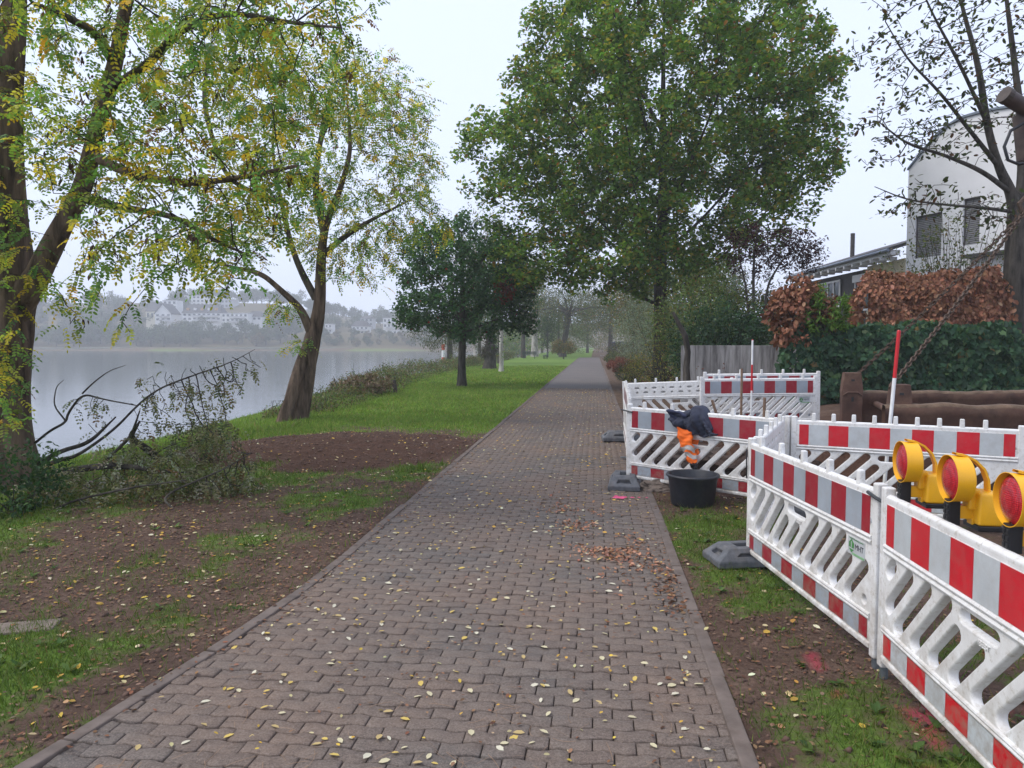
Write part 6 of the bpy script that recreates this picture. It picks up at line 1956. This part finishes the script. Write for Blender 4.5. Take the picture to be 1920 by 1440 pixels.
# broad-leaved weeds among the grass
wx_, wy_ = scatter(-7, -2.3, 2.5, 11, 900, lambda a, b: cover(a, b) * .5)
wx2, wy2 = scatter(.8, 3.2, 2.4, 9, 400, lambda a, b: cover(a, b) * .5)
wx_ = np.repeat(np.concatenate([wx_, wx2]), 7); wy_ = np.repeat(np.concatenate([wy_, wy2]), 7)
n = len(wx_)
a = rng.random(n) * 2 * PI
o = link('weeds', leaf_mesh('weeds', np.stack([wx_ + rng.normal(0, .006, n), wy_ + rng.normal(0, .006, n), gz(wx_, wy_) + .008], 1), np.stack([np.cos(a), np.sin(a), rng.uniform(.15, .8, n)], 1), np.stack([-np.cos(a) * .4, -np.sin(a) * .4, np.ones(n)], 1), rng.uniform(.03, .075, n), palette(n, [(2, (.07, .13, .03)), (2, (.11, .18, .04)), (1, (.16, .17, .05))]), 'oval'))
tag(o, 'small broad-leaved weeds scattered through the verge grass', 'weeds', kind='stuff')
# clods of soil
def clods(x, y, size):
    n = len(x)
    O = np.array([(1, 0, 0), (0, 1, 0), (-1, 0, 0), (0, -1, 0), (0, 0, .8), (0, 0, -.6)], float)
    F = np.array([(0, 1, 4), (1, 2, 4), (2, 3, 4), (3, 0, 4), (1, 0, 5), (2, 1, 5), (3, 2, 5), (0, 3, 5)])
    c = np.stack([x, y, gz(x, y)], 1)
    V = c[:, None] + O[None] * size[:, None, None] * rng.uniform(.5, 1.4, (n, 6, 1)) + rng.normal(0, .15, (n, 6, 3)) * size[:, None, None]
    return V.reshape(-1, 3), (F[None] + (np.arange(n) * 6)[:, None, None]).reshape(-1, 3)
ca = scatter(-7, -2.2, 9.3, 15, 30000, lambda a, b: dirt(a, b) * .5)
cb_ = scatter(-6.5, -2.25, 2.6, 10, 9000, lambda a, b: (1 - cover(a, b)) * .8)
cc_ = scatter(.75, 3.4, 2.4, 9, 6000, lambda a, b: (1 - cover(a, b)) * .8)
cx_ = np.concatenate([ca[0], cb_[0], cc_[0]]); cy2 = np.concatenate([ca[1], cb_[1], cc_[1]])
cs_ = .006 + .022 * rng.random(len(cx_)) ** 3
V, F = clods(cx_, cy2, cs_)
o = link('soil_clods', mesh_np('soil_clods', V, F, simple('clod', (.095, .056, .040), .95, .5, 7, coords='World')))
tag(o, 'small crumbs and clods of brown soil on the bare ground', 'soil clods', kind='stuff')

# pink spray mark on the paving, slab in the verge
PK = simple('pink_spray', (.75, .09, .22), .8, .25, 30)
m = MB()
for (dx, dy, r_) in ((0, 0, .07), (.05, .03, .045), (-.05, -.02, .04), (.03, -.06, .03), (-.03, .06, .035), (.16, .0, .03), (.24, .01, .022), (.33, 0, .016)):
    k = 11
    m.add([(dx + r_ * math.cos(2 * PI * j / k) * random.uniform(.6, 1.2), dy + r_ * math.sin(2 * PI * j / k) * random.uniform(.6, 1.2), .001 * len(m.f)) for j in range(k)], [list(range(k))])
o = m.build('paint_mark', PK)
o.location = (*(0.300, 8.660), .007)
tag(o, 'pink spray paint mark on the paving before the corner foot', 'paint mark')
gx_, gy_ = (-3.720, 4.220)
o = MB().box((0, 0, 0), (.42, .2, .05)).build('stone_slab', STONE, bevel=.01)
o.location = (gx_, gy_, float(gz(gx_, gy_)) - .012)
o.rotation_euler = (0, 0, R(20))
tag(o, 'flat grey stone slab half sunk in the left verge', 'slab')

# ------------------------------------------------------------------ river mist
hz, nt, b, out = material('river_mist')
nt.nodes.remove(b)
pvn = nt.nodes.new('ShaderNodeVolumePrincipled')
pvn.inputs['Color'].default_value = (.93, .96, 1.0, 1)
pvn.inputs['Density'].default_value = .0010
pvn.inputs['Anisotropy'].default_value = 0.0
nt.links.new(pvn.outputs[0], out.inputs['Volume'])
o = MB().box((-75, 335, 30), (760, 760, 70)).build('haze', hz)
tag(o, 'pale even river mist filling the whole valley', 'mist', kind='stuff')
